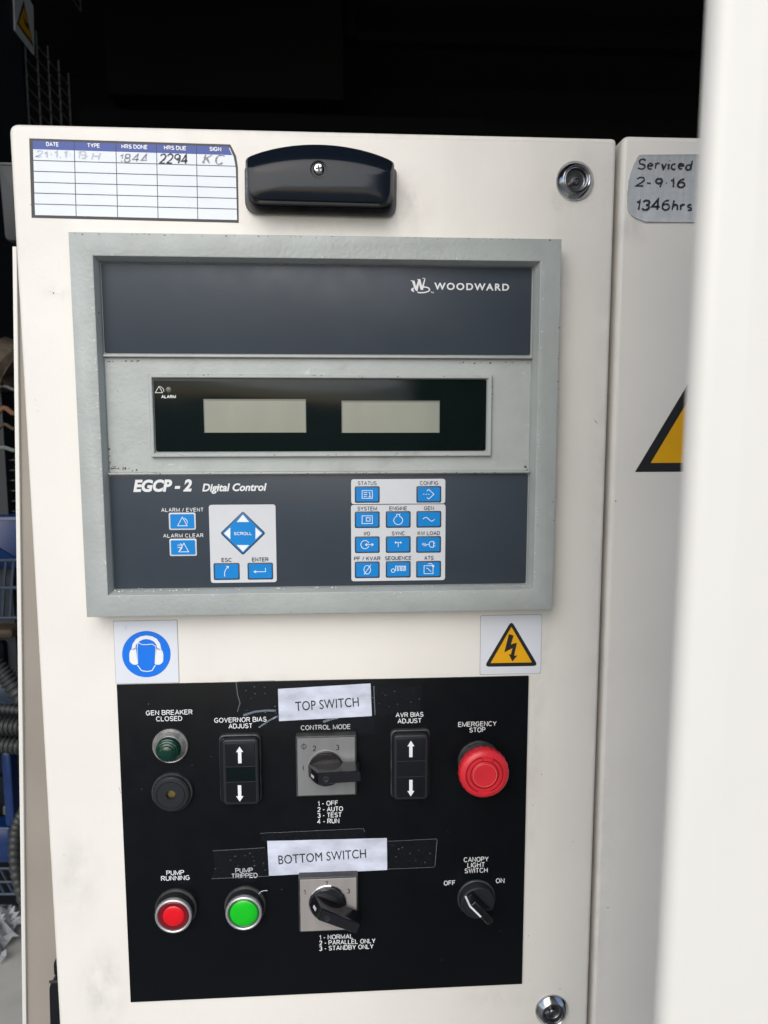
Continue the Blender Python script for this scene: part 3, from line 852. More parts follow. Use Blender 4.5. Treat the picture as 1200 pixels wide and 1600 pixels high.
# ================================================================== CONTROLLER
DF = 20.0
fr = rect((107, 362), (880, 373), (862, 953), (134, 965), DF)
lipr = rect((145.5, 399.5), (846, 409), (831.5, 920.5), (169, 930), DF)
pan = 10.0
inner = rect((157.5, 411), (835, 417), (821.5, 912), (177.5, 922), pan + .4)
oc = ((fr[0] + fr[2]) / 2, (fr[1] + fr[3]) / 2)
ct = thing('keypad_controller', 'grey framed digital controller with blank twin display and blue keypad', 'controller', oc[0], 0, fr[1])
bz = MB()
mid_r = tuple((a * .45 + b * .55) for a, b in zip(lipr, inner))
bz.rings([(fr, 0), (fr, DF - 1.2), (grow(fr, -.35), DF - .35), (grow(fr, -1.2), DF), (grow(lipr, 1.0), DF), (grow(lipr, .3), DF - .3), (lipr, DF - 1.0),
          (mid_r, DF - 5.0), (grow(mid_r, -.6), DF - 6.2), (inner, pan + .9), (inner, pan)], True)
bezel = part('bezel', bz, m_bezel, ct)
# upper slate panel, divider rails, lower slate panel
up = rect((158.5, 412), (830.5, 417.5), (829, 555), (162.5, 551), pan + 1)
part('upper_overlay', MB().prism(rounded(rpts(up), 1.5), pan, pan + 1.0, .2, 2), m_slate, ct)
low = rect((171, 742), (826, 742), (820.5, 911), (179, 920.5), pan + 1)
part('lower_overlay', MB().prism(rounded(rpts(low), 1.5), pan, pan + 1.0, .2, 2), m_slate, ct)
for y_l, y_r, h_ in ((555.5, 558.5, 3.4), (738.5, 738.8, 3.2)):
    r_ = rect((162, y_l - h_ / 2), (829, y_r - h_ / 2), (829, y_r + h_ / 2), (162, y_l + h_ / 2), pan + 4)
    r_ = (inner[0] + .3, r_[1], inner[2] - .3, r_[3])
    part('divider_rail', MB().prism(rpts(r_), pan, pan + 4.2, .5, 2), m_band, ct)
br_ = rect((166, 561), (828, 563), (827, 736), (170, 736), pan)
part('display_band', MB().prism(rpts(br_), pan - .5, pan + .3), m_band, ct)
# display surround and window
so = rect((231, 583), (770, 587), (766.5, 713.5), (236, 713.5), pan + 4)
si = rect((240, 590), (761, 594), (758.5, 705.5), (243, 705), pan + 2)
ds = MB(); ds.rings([(so, pan), (so, pan + 3.6), (grow(so, -.5), pan + 4.2), (grow(so, -2.2), pan + 4.2), (grow(so, -2.7), pan + 3.8), (grow(si, .1), pan + 1.4), (grow(si, .1), pan + .6)], False)
part('display_surround', ds, m_band, ct)
part('surround_putty', MB().rings([(grow(si, .9), pan + .3), (grow(si, .9), pan + 1.5), (grow(si, -.5), pan + 1.5)], False), m_signline, ct)
win = part('display_window', MB().prism(rounded(rpts(grow(si, -.15)), 2.0), pan, pan + 2.0, .15, 2), m_window, ct)
dw = pan + 2.0
for c4 in (((317.5, 623), (478, 624), (478.5, 676), (319.5, 676)), ((533.5, 625.5), (687.5, 626.5), (686.5, 676.5), (534, 676))):
    r_ = rect(*c4, dw)
    sc_ = part('lcd_screen', MB().flat(rpts(r_), dw + .06), m_lcdshadow, win)
    # glass of the readout over a darker rim painted as inner shadow
    bpy_r = (r_[0] + .8, r_[1] + .15, r_[2] - .5, r_[3] - 1.3)
    part('lcd_glass', MB().flat(rpts(bpy_r), dw + .10), m_lcd, win)
m = MB(); line_px(m, [(242.5, 613.5), (248.5, 603.5), (254, 613.5)], .8, dw + .08, True)
line_px(m, [(250.5, 603.5), (255.5, 608), (256, 612)], .8, dw + .08)
write(m, 'ALARM', 263.5, 619.8, 23, 5, dw + .08, .2)
part('alarm_mark', m, m_white, win)
u, v = at(263.5, 609, dw)
part('alarm_led', MB(u, 0, v).lathe([(2.1, dw), (2.1, dw + .25), (1.5, dw + .6), (.5, dw + .7)], n=24), m_led, win)

dk = pan + 1.0
# maker's name and mark
m = MB(); typeset(m, 'WOODWARD', 737.2, 448, 117, 11.2, dk + .06, .028, 0, R(-.3), 1.25)
part('maker_name', m, m_softwhite, ct)
m = MB()
def zl(pts): return [(630 + x / 6.667, 425 + y / 6.667) for x, y in pts]
def zpoly(pts, d): m.flat(list(reversed([at(*p, d) for p in zl(pts)])), d)
zpoly([(88, 90), (118, 90), (148, 205), (122, 185)], dk + .06)
zpoly([(148, 205), (122, 185), (158, 78), (172, 82)], dk + .07)
zpoly([(150, 76), (178, 74), (206, 188), (182, 186)], dk + .08)
zpoly([(206, 188), (188, 170), (222, 70), (230, 76)], dk + .09)
line_px(m, zl([(78, 88), (92, 88)]), .8, dk + .06); line_px(m, zl([(148, 76), (160, 76)]), .8, dk + .06); line_px(m, zl([(200, 66), (230, 66)]), .9, dk + .06)
zpoly([(112, 160), (86, 172), (80, 188), (92, 200), (116, 210), (106, 186)], dk + .065)
ring_ = [(205, 156), (240, 158), (266, 168), (276, 184), (262, 202), (225, 213), (180, 216), (150, 212)]
line_px(m, zl(ring_), 1.9, dk + .10)
write(m, 'TM', 675.3, 457, 5, 2.6, dk + .06, .2)
part('maker_mark', m, m_softwhite, ct)
m = MB(); typeset(m, 'EGCP - 2', 254, 758.8, 92, 19.5, dk + .06, .045, .22, R(.2))
part('model_name', m, m_softwhite, ct)
m = MB(); typeset(m, 'Digital Control', 366.5, 763.2, 101, 16, dk + .06, .03, .22, R(.2))
part('model_name', m, m_softwhite, ct)
m = MB(); write(m, 'ALARM / EVENT', 285, 796.6, 66, 6.2, dk + .06, .15, .34); write(m, 'ALARM CLEAR', 286.5, 836.8, 63, 6.2, dk + .06, .15, .34)
part('key_caption', m, m_softwhite, ct)

def boxpx(cx, cy, w, h, d):
    c = at(cx, cy, d); ku, kv = scale(cx, cy, d)
    return (c[0] - w / 2 * ku, c[1] - h / 2 * kv, c[0] + w / 2 * ku, c[1] + h / 2 * kv)
# keypad backing plates
def backing(x0, y0, x1, y1):
    r_ = boxpx((x0 + x1) / 2, (y0 + y1) / 2, x1 - x0, y1 - y0, dk)
    return part('keypad_plate', MB().prism(rounded(rpts(r_), 2.2), dk - .2, dk + .12), m_plate, ct)
backing(328, 788.8, 431.6, 910.5); backing(549, 748.5, 696, 787.2); backing(549, 788.8, 696, 907.5)
def key(cx, cy, w, h, border, marks, name, tag):
    """a membrane key: border, blue field and its printed symbol"""
    k = part('key', MB().prism(rounded(rpts(boxpx(cx, cy, w, h, dk)), 1.4), dk - .2, dk + .30, .12, 2), border, ct, tag)
    part('key_face', MB().prism(rounded(rpts(boxpx(cx, cy, w - 4.6, h - 4.4, dk)), .9), dk + .2, dk + .38), m_key, k)
    s_ = MB()
    for pts, closed in marks:
        line_px(s_, [(cx + x, cy + y) for x, y in pts], .95, dk + .44, closed)
    part('symbol', s_, m_white, k)
circ = lambda x, y, r, n=16, ry=None: ([(x + r * math.cos(6.2832 * i / n), y + (ry or r) * math.sin(6.2832 * i / n)) for i in range(n)], True)
op = lambda *p: (list(p), False)
cl = lambda *p: (list(p), True)
key(285, 814.5, 42, 27, m_plate, [cl((-7.5, 7), (0, -6.5), (7.5, 7)), op((3, -5), (7, -1.5), (8, 3))], 'alarm', 'blue alarm event key with pale border')
key(286.3, 855.2, 42.5, 27, m_plate, [cl((-7, 7), (1, -6.5), (8.5, 7)), op((-9, -3.5), (-2, -3.5), (-4.5, -6)), op((-7, 7), (-2, 1), (-2, -3.5)), op((-9, 0), (-3, 0))], 'clear', 'blue alarm clear key with pale border')
key(354.2, 892.8, 40.8, 26.5, m_keyline, [op((-3, 8), (-3.5, 2), (-1.5, -3), (2.5, -8)), op((-1, -7.5), (2.5, -8), (2.8, -4.5))], 'esc', 'blue ESC key')
key(406.8, 892.3, 40, 26.5, m_keyline, [op((8, -5), (8, 1), (-10, 1)), op((-6.5, -1), (-10, 1), (-6.5, 3))], 'enter', 'blue ENTER key')
key(573.8, 772.6, 39, 26, m_keyline, [cl((-8, -6), (8, -6), (8, 6), (-8, 6)), op((-5.5, -3), (0, -3)), op((-5.5, 0), (0, 0)), op((-5.5, 3), (0, 3)), op((2.2, -3), (4, -3), (4, 3.4)), op((2.2, 3.6), (5.8, 3.6))], 'status', 'blue STATUS key')
key(670, 772.3, 39, 26, m_keyline, [op((-3, -5), (0, -7.5), (8, 0), (0, 7.5), (-3, 5)), op((-9, 0), (-7, 0)), op((-5, 0), (-3, 0)), op((-1, 0), (1, 0))], 'config', 'blue CONFIG key')
key(573.8, 812, 39, 26, m_keyline, [cl((-8, -6), (8, -6), (8, 6), (-8, 6)), cl((-1.5, -3), (4.5, -3), (4.5, 2.2), (-1.5, 2.2))], 'system', 'blue SYSTEM key')
key(622.2, 811.6, 39, 26, m_keyline, [([(-2, -5)] + [(7 * math.sin(R(a)), 1.5 - 6.6 * math.cos(R(a))) for a in range(-20, -341, -20)] + [(2, -5)], False), op((-2, -5), (-2.6, -8), (2.6, -8), (2, -5))], 'engine', 'blue ENGINE key')
key(670, 811.3, 39, 26, m_keyline, [([(-9 + 18 * i / 16, -3 * math.sin(6.2832 * i / 16)) for i in range(17)], False)], 'gen', 'blue GEN key')
key(573.8, 851, 39, 26, m_keyline, [([(6.5 * math.cos(R(a)) - 3.5, 6.5 * math.sin(R(a))) for a in range(20, 341, 20)], False), op((-3, 0), (9.5, 0)), op((7, -2), (9.5, 0), (7, 2)), op((0, -2), (-3, 0), (0, 2))], 'io', 'blue I/O key')
key(622.2, 850.7, 39, 26, m_keyline, [op((-5, -3), (5, -3)), op((-3.5, -4.5), (-5, -3), (-3.5, -1.5)), op((3.5, -4.5), (5, -3), (3.5, -1.5)), op((0, -2.5), (0, 4))], 'sync', 'blue SYNC key')
key(669.6, 850.6, 39, 26, m_keyline, [op((-10, 1), (-8.5, -2), (-7, 2.5), (-5.5, -2), (-4, 2.5), (-2.5, 0), (1, 0)), ([(1, 0), (1.5, -3), (4, -4.5), (8, -4.5), (8, 4.5), (4, 4.5), (1.5, 3), (1, 0)], False), op((8, -2), (10.5, -2)), op((8, 2), (10.5, 2))], 'load', 'blue KW LOAD key')
key(573.8, 890.2, 39, 26, m_keyline, [circ(0, 0, 5.2, 18, 6.6), op((-5, 7.5), (5.5, -7.5))], 'pf', 'blue PF / KVAR key')
key(622.2, 889.5, 39, 26, m_keyline, [circ(-8, 2, 2.8, 12), op((-5.2, 2), (-4, 2), (-4, -5), (-1.2, -5), (-1.2, 2), (1, 2), (1, -5), (3.6, -5), (3.6, 2), (5.6, 2), (5.6, -5), (7.6, -5), (7.6, 2), (9.6, 2), (9.6, -5), (11.4, -5), (11.4, 2))], 'sequence', 'blue SEQUENCE key')
key(669.6, 889.3, 39, 26, m_keyline, [cl((-7, -5.5), (7, -5.5), (7, 7), (-7, 7)), op((-4, -2), (-1, -1), (4, 4)), op((-1, -8), (4, -9), (6, -7), (8, -4)), op((5, -5), (8, -3), (8.6, -6.2))], 'ats', 'blue ATS key')
m = MB()
for txt, cx, cy, wd in (('STATUS', 573.8, 755, 29.5), ('CONFIG', 670.3, 754.8, 29), ('SYSTEM', 573.8, 794.6, 30.6), ('ENGINE', 622.3, 794.3, 28), ('GEN', 670.2, 794, 15.6),
                        ('I/O', 573.4, 833.6, 9.6), ('SYNC', 622.3, 833.3, 20.4), ('KW LOAD', 670, 833, 35), ('PF / KVAR', 573.8, 872.6, 41), ('SEQUENCE', 622.2, 872, 41.4), ('ATS', 670, 871.6, 14.4),
                        ('ESC', 354, 874.8, 15.8), ('ENTER', 406.6, 874, 25.8)):
    write(m, txt, cx, cy, wd, 6.3, dk + .2, .16)
part('key_caption', m, m_keyline, ct)
# diamond scroll key
cx, cy = 379.6, 833
def dia(k): return [at(cx, cy + 34.5 * k, dk), at(cx + 35.5 * k, cy, dk), at(cx, cy - 34.5 * k, dk), at(cx - 35.5 * k, cy, dk)]
k = part('key', MB().prism(rounded(dia(1), 1.6), dk - .2, dk + .30, .12, 2), m_keyline, ct, 'blue diamond shaped SCROLL key')
part('key_face', MB().prism(rounded(dia(.91), 1.2), dk + .2, dk + .38), m_key, k)
s_ = MB()
for tri in (((370, 815.5), (389.5, 815.5), (379.6, 804)), ((389.5, 851.5), (370, 851.5), (379.8, 862)), ((360, 824), (360, 842.5), (350, 833.3)), ((399.3, 842.5), (399.3, 824), (409.3, 833))):
    pts = [at(*p, dk) for p in tri]
    ar = sum(pts[i][0] * pts[(i + 1) % 3][1] - pts[(i + 1) % 3][0] * pts[i][1] for i in range(3))
    s_.flat(pts if ar > 0 else pts[::-1], dk + .42)
write(s_, 'SCROLL', cx, cy + .6, 28, 4.9, dk + .42, .16)
part('symbol', s_, m_white, k)
# worn paint on the cast frame: dark chips and pale flakes along its edges
def along(a, b, d, n, spread):
    A, B = at(*a, d), at(*b, d)
    return [(A[0] + (B[0] - A[0]) * x + random.uniform(-spread, spread), A[1] + (B[1] - A[1]) * x + random.uniform(-spread, spread)) for x in [random.random() for _ in range(n)]]
chips(0, along((112, 365), (876, 375), DF, 44, .6) + along((878, 376), (862, 950), DF, 14, .5) + along((140, 962), (858, 951), DF, 10, .5), DF + .03, m_chip_d, .25, .8, 'paint_chip', ct)
chips(0, along((236, 585), (764, 589), pan + 4, 22, .35) + along((240, 711), (762, 711), pan + 4, 14, .3) + along((168, 738.5), (826, 739), pan + 4, 46, .5) + along((700, 738.6), (780, 738.8), pan + 4, 12, .4), pan + 4.24, m_chip_d, .2, .75, 'paint_chip', ct)
chips(0, along((172, 730), (215, 736), pan + .4, 20, 1.2) + along((172, 735), (170, 700), pan + .4, 12, .7) + along((820, 728), (824, 736), pan + .4, 8, .8) + along((166, 566), (240, 563), pan + .4, 14, .5) + along((700, 567), (826, 567), pan + .4, 12, .5) + along((769, 600), (768, 640), pan + .4, 8, .4), pan + .36, m_chip_d, .4, 1.1, 'paint_chip', ct)
chips(0, along((180, 924), (300, 922), DF - 3, 22, .7) + [at(217, 919.5, DF - 3), at(222, 919.5, DF - 3)] + along((300, 921), (820, 914), DF - 4, 34, .7), DF - 3.1, m_chip_w, .3, .9, 'paint_flake', ct)
chips(0, along((143, 420), (165, 900), DF, 40, .6) + along((849, 420), (835, 905), DF, 22, .5) + along((150, 397.5), (840, 405.5), DF, 14, .4) + along((170, 933), (830, 923.5), DF, 20, .5), DF + .03, m_chip_w, .2, .75, 'paint_flake', ct)

# ================================================================== SIGNS
def sign_plate(c4, label, rnd):
    r_ = rect(*c4, .4)
    t = thing('safety_sign', label, 'sign', (r_[0] + r_[2]) / 2, 0, r_[1], 'stick-on safety signs on the cream door')
    part('edge', MB().prism(rounded(rpts(grow(r_, .35)), rnd), 0, .22), m_signline, t)
    part('board', MB().prism(rounded(rpts(r_), rnd), 0, .45), m_sign, t)
    return t
t = sign_plate(((178.5, 970), (277.7, 970), (278.2, 1067), (180.3, 1067.6)), 'white sign with blue disc showing a head wearing ear defenders', .4)
D = .5
Z = lambda pts: [at(150 + x / 3.4286, 950 + y / 3.4286, D) for x, y in pts]
def shape(pts, d):
    P = Z(pts)
    ar = sum(P[i][0] * P[(i + 1) % len(P)][1] - P[(i + 1) % len(P)][0] * P[i][1] for i in range(len(P)))
    mm = MB(); mm.flat(P if ar > 0 else P[::-1], d); return mm
part('disc', shape([(270 + 130 * math.cos(R(a)), 247 + 124 * math.sin(R(a))) for a in range(0, 360, 6)], .52), m_signblue, t)
band = [(190, 222), (196, 192), (214, 166), (240, 152), (270, 147), (302, 152), (326, 165), (343, 190), (350, 222), (328, 222), (324, 196), (308, 178), (288, 169), (270, 166), (250, 169), (230, 180), (214, 198), (210, 222)]
part('headband', shape(band, .58), m_white, t)
def cup(x0, x1, y0, y1, lean):
    c = [(x0, y0), (x1, y0), (x1, y1), (x0, y1)]
    return rounded([(x0 + 2, y0), (x1, y0 - 4), (x1 + lean, y1), (x0 + 14 if lean > 0 else x0, y1)], 14)
part('ear_cup', shape(rounded([(186, 222), (214, 214), (224, 303), (198, 304), (180, 288), (178, 245)], 10), .58), m_white, t)
part('ear_cup', shape(rounded([(324, 214), (352, 222), (361, 245), (360, 288), (342, 304), (314, 303)], 10), .58), m_white, t)
m = MB()
for P, wd in ((((222, 306), (244, 335), (272, 340), (300, 335), (318, 306)), 4.5), (((220, 212), (226, 184), (246, 196), (272, 196), (300, 193), (321, 205)), 3.5), (((221, 212), (224, 300)), 2.2), (((320, 206), (316, 300)), 2.2)):
    m.ribbon(Z(P), wd / 3.43 * .52, .58)
part('face_line', m, m_white, t)
chips(0, Z([(160, 100), (163, 108), (157, 118), (100, 95)]), .5, m_chip_d, .3, .5, 'dirt_speck', t)

t = sign_plate(((751, 961.5), (846.5, 961), (844.5, 1052.8), (750.8, 1052.8)), 'white sign with yellow high voltage triangle and black flash', 1.8)
Z2 = lambda pts: [at(590 + x / 4.2857, 950 + y / 4.2857, D) for x, y in pts]
def shape2(pts, d, rnd=0):
    P = Z2(pts)
    ar = sum(P[i][0] * P[(i + 1) % len(P)][1] - P[(i + 1) % len(P)][0] * P[i][1] for i in range(len(P)))
    P = P if ar > 0 else P[::-1]
    mm = MB(); mm.flat(rounded(P, rnd) if rnd else P, d); return mm
part('border', shape2([(896, 84), (1076, 388), (714, 394)], .52, 4.5), m_black, t)
part('triangle', shape2([(896, 126), (1033, 364), (756, 369)], .58, .5), m_yellow, t)
part('flash', shape2([(879, 174), (911, 184), (893, 243), (933, 232), (914, 318), (936, 318), (902, 357), (878, 310), (892, 311), (903, 268), (848, 297)], .64), m_black, t)

# big triangle on the right-hand panel (partly hidden by the canopy skin)
A, Bp = at(992.3, 737.4, -.4), at(1068, 736, -.4)
sd = 104.0
t = thing('hazard_triangle', 'large yellow triangle sticker half hidden by the blurred canopy skin', 'sign', A[0] + sd / 2, -.4, A[1])
H_ = sd * .866
tri = lambda k: [(A[0] + k * 1.732, A[1] + k), (A[0] + sd - k * 1.732, A[1] + k), (A[0] + sd / 2, A[1] + H_ - 2 * k)]
part('border', MB().prism(tri(0), -.5, -.25), m_black, t)
part('triangle', MB().flat(tri(7.2), -.19), m_yellow, t)
bx, by = A[0] + sd / 2, A[1] + H_ * .34
part('flash', MB().flat([(bx + x * .62, by + y * .62) for x, y in ((4, -32), (12, -14), (5, -16), (2, 8), (20, 2), (4, 42), (-12, 44), (-2, 16), (-20, 12), (-4, -15), (-9, -14))], -.13), m_black, t)

# silver tape note on the right-hand panel
Z3 = lambda pts: [at(900 + x / 4, 180 + y / 4, 0) for x, y in pts]
outl = [(395, 248), (820, 246), (960, 246), (960, 668), (600, 669), (430, 667), (400, 655), (372, 643), (345, 626), (330, 606), (324, 590), (321, 572), (323, 556), (319, 538), (322, 515), (319, 495), (323, 474), (325, 452), (328, 430), (327, 412), (334, 392), (338, 370), (344, 352), (352, 330), (358, 310), (370, 290), (380, 268)]
P = Z3(outl)[::-1]
t = thing('tape_note', 'silver cloth tape note handwritten with a service date and hours', 'tape note', P[0][0], 0, P[0][1])
m = MB(); n_ = len(P)
L0 = [(u_, -.5, v_) for u_, v_ in P]
L1 = [(u_ , .5 + .5 * abs(math.sin(i * 1.7)), v_) for i, (u_, v_) in enumerate(P)]
L2 = [(u_, .1, v_) for u_, v_ in inset(P, 1.6)]
m.loops([L0, L1, L2], True)
part('tape', m, m_duct, t)
m = MB()
def hand(txt, x0, x1, y0, y1, weight, gap=.22):
    write(m, txt, 900 + (x0 + x1) / 8, 180 + (y0 + y1) / 8, (x1 - x0) / 4, (y1 - y0) / 4, .3, weight, gap, .06, .08, vary=.3, drop=.0)
hand('Serviced', 385, 732, 272, 347, .155, .2)
hand('2-9.16', 370, 685, 385, 455, .16, .3)
hand('1346hrs', 375, 728, 520, 600, .15, .24)
part('handwriting', m, m_pen, t)

# ================================================================== BLACK SWITCH PANEL
DP = 1.6
pr = rect((181, 1071.5), (826, 1055.5), (816, 1538.5), (205, 1565.5), DP)
sp_ = thing('switch_panel', 'black engraved switch panel with white captions', 'panel', (pr[0] + pr[2]) / 2, 0, pr[1])
part('plate', MB().prism(rpts(pr), 0, DP, .25, 2), m_panel, sp_)
DT = DP + .06
def caption(lines, mt=None, weight=.145):
    m = MB()
    for l_ in lines: write(m, *l_[:5], DT, weight, .25 if len(l_) < 6 else l_[5])
    part('caption', m, mt or m_white, sp_)
caption([('GEN BREAKER', 264.4, 1113.2, 73, 7.7), ('CLOSED', 264.3, 1122.8, 41, 7.7)])
caption([('GOVERNOR BIAS', 375.7, 1124.6, 82, 7.7), ('ADJUST', 375.8, 1134.2, 37.5, 7.7)])
caption([('CONTROL MODE', 509, 1136.2, 78, 7.7)])
caption([('AVR BIAS', 640, 1116.6, 43.5, 7.6), ('ADJUST', 640, 1126.2, 37.5, 7.6)])
caption([('EMERGENCY', 746, 1131.2, 60, 7.8), ('STOP', 746, 1140.4, 25, 7.8)], m_softwhite, .14)
caption([('1 - OFF', 512.4, 1255, 32, 7.7), ('2 - AUTO', 516, 1264.2, 40, 7.7), ('3 - TEST', 515, 1273.5, 38, 7.7), ('4 - RUN', 513, 1282.8, 34.5, 7.7)])
caption([('PUMP', 273.8, 1363.6, 27.8, 7.6), ('RUNNING', 274, 1371.9, 44.8, 7.6)])
caption([('PUMP', 381.3, 1359.9, 27.5, 7.6), ('TRIPPED', 382, 1368.2, 41.3, 7.6)])
caption([('1 - NORMAL', 525.3, 1463.8, 53, 7.3), ('2 - PARALLEL ONLY', 542.8, 1471.6, 88, 7.3), ('3 - STANDBY ONLY', 541.3, 1480.2, 85, 7.3)])
caption([('CANOPY', 744, 1342.8, 39, 7.8), ('LIGHT', 744, 1351.4, 27.5, 7.8), ('SWITCH', 744, 1360, 36, 7.8)], m_softwhite, .14)
caption([('OFF', 702.5, 1379.6, 18.3, 7.6)], m_softwhite, .15)
caption([('ON', 781.5, 1376, 13.6, 7.6)], m_softwhite, .15)
chips(0, [at(*p, DP) for p in ((782, 1454.5), (300, 1196), (222, 1233), (232, 1100), (440, 1390), (690, 1500), (330, 1182), (700, 1300))], DP + .05, m_softwhite, .15, .38, 'dust_speck', sp_)

# ---------------- pilot lamp
u, v = at(266, 1165.5, DP + 1)
t = thing('pilot_lamp', 'domed dark green pilot lamp in a dull bezel under GEN BREAKER', 'lamp', u, DP, v)
part('bezel', MB(u, DP, v).lathe([(14.2, 0), (14.2, 1.6), (13.6, 2.2), (13.0, 2.0), (12.3, 2.6), (10.6, 6.2), (10.0, 6.6), (9.6, 6.0)], cap=True), m_dullchrome, t)
prof = [(9.7, 5.5), (9.7, 9.0), (9.3, 10.2), (8.7, 10.6), (8.3, 11.6), (7.3, 12.0), (6.8, 13.0), (5.6, 13.4), (5.0, 14.2), (3.6, 14.7), (2.0, 15.1), (.6, 15.2)]
part('lens', MB(u, DP, v).lathe(prof), m_pilot, t)
# ---------------- buzzer
u, v = at(269, 1238, DP + 2)
t = thing('buzzer', 'round black buzzer with a small brown hole below the green pilot lamp', 'buzzer', u, DP, v)
part('rim', MB(u, DP, v).lathe([(16.4, 0), (16.4, 2.4), (15.9, 3.1), (15.2, 3.1), (14.8, 2.6)], cap=True), m_rim, t)
part('body', MB(u, DP, v).lathe([(14.6, 2.4), (14.6, 5.6), (13.6, 6.6), (11.6, 6.8), (11.3, 6.2), (10.9, 6.2), (10.6, 6.8), (4.0, 6.9), (3.6, 6.0), (3.3, 4.2)], cap=True), m_mid, t)
part('sound_hole', MB(u, DP, v).lathe([(3.2, 4.2), (2.2, 4.6), (.5, 4.8)], n=20), m_brown, t)

# ---------------- rocker switches
def rocker(x0, y0, x1, y1, cap4, arrow_x, a_up, a_dn, lines, label, worn):
    D1 = 10.0
    c = boxpx((x0 + x1) / 2, (y0 + y1) / 2, x1 - x0, y1 - y0, DP)
    t = thing('rocker_switch', label, 'switch', (c[0] + c[2]) / 2, DP, (c[1] + c[3]) / 2, 'rocker switches with arrows')
    part('flange', MB().prism(rounded(rpts(c), 5), DP, DP + 3.4, 1.2, 3), m_rim, t)
    part('body', MB().prism(rounded(rpts(grow(c, -1.0)), 5), DP + 3, DP + 6.5, 1.2, 3), m_bplast, t)
    k = boxpx((cap4[0] + cap4[2]) / 2, (cap4[1] + cap4[3]) / 2, cap4[2] - cap4[0], cap4[3] - cap4[1], DP + D1)
    cp = part('rocker', MB().prism(rounded(rpts(k), 4), DP + 4, DP + D1, 1.8, 4), m_mid, t)
    k2 = grow(k, -2.6)
    part('face', MB().prism(rounded(rpts(k2), 2.2), DP + D1 - .6, DP + D1 + .3, .3, 2), m_bplast, cp)
    dd = DP + D1 + .36
    l0, l1 = at(arrow_x, lines[0], dd)[1], at(arrow_x, lines[1], dd)[1]
    part('window', MB().prism([(k2[0] + .4, l1), (k2[2] - .4, l1), (k2[2] - .4, l0), (k2[0] + .4, l0)], dd - .3, dd + .02), m_window if worn else m_bplast, cp)
    mm = MB()
    for vv in (l0, l1): mm.ribbon([(k2[0] + .2, vv), (k2[2] - .2, vv)], .35, dd + .05)
    part('window_edge', mm, m_hose, cp)
    for (ya, yb, up_) in ((a_up[0], a_up[1], 1), (a_dn[0], a_dn[1], -1)):
        va, vb = at(arrow_x, ya, dd)[1], at(arrow_x, yb, dd)[1]
        uc = at(arrow_x, (ya + yb) / 2, dd)[0]
        tip, tail = (va, vb) if up_ > 0 else (vb, va)
        hd = tip - up_ * 4.6
        P = [(uc - 1.35, tail), (uc + 1.35, tail), (uc + 1.35, hd), (uc + 2.9, hd), (uc, tip), (uc - 2.9, hd), (uc - 1.35, hd)]
        part('arrow', MB().flat(P if up_ > 0 else P[::-1], dd + .05), m_white, cp)
rocker(344, 1145.5, 409, 1252, (347.5, 1155.5, 404.5, 1258.5), 374.5, (1166.5, 1192.5), (1227, 1252.5), (1198, 1221.8), 'black rocker switch with white arrows under GOVERNOR BIAS ADJUST', True)
rocker(610, 1138, 671.5, 1244, (615, 1148.5, 669.5, 1250.5), 642, (1157.5, 1183), (1218.5, 1244.2), (1189.2, 1213.8), 'black rocker switch with white arrows under AVR BIAS ADJUST', False)

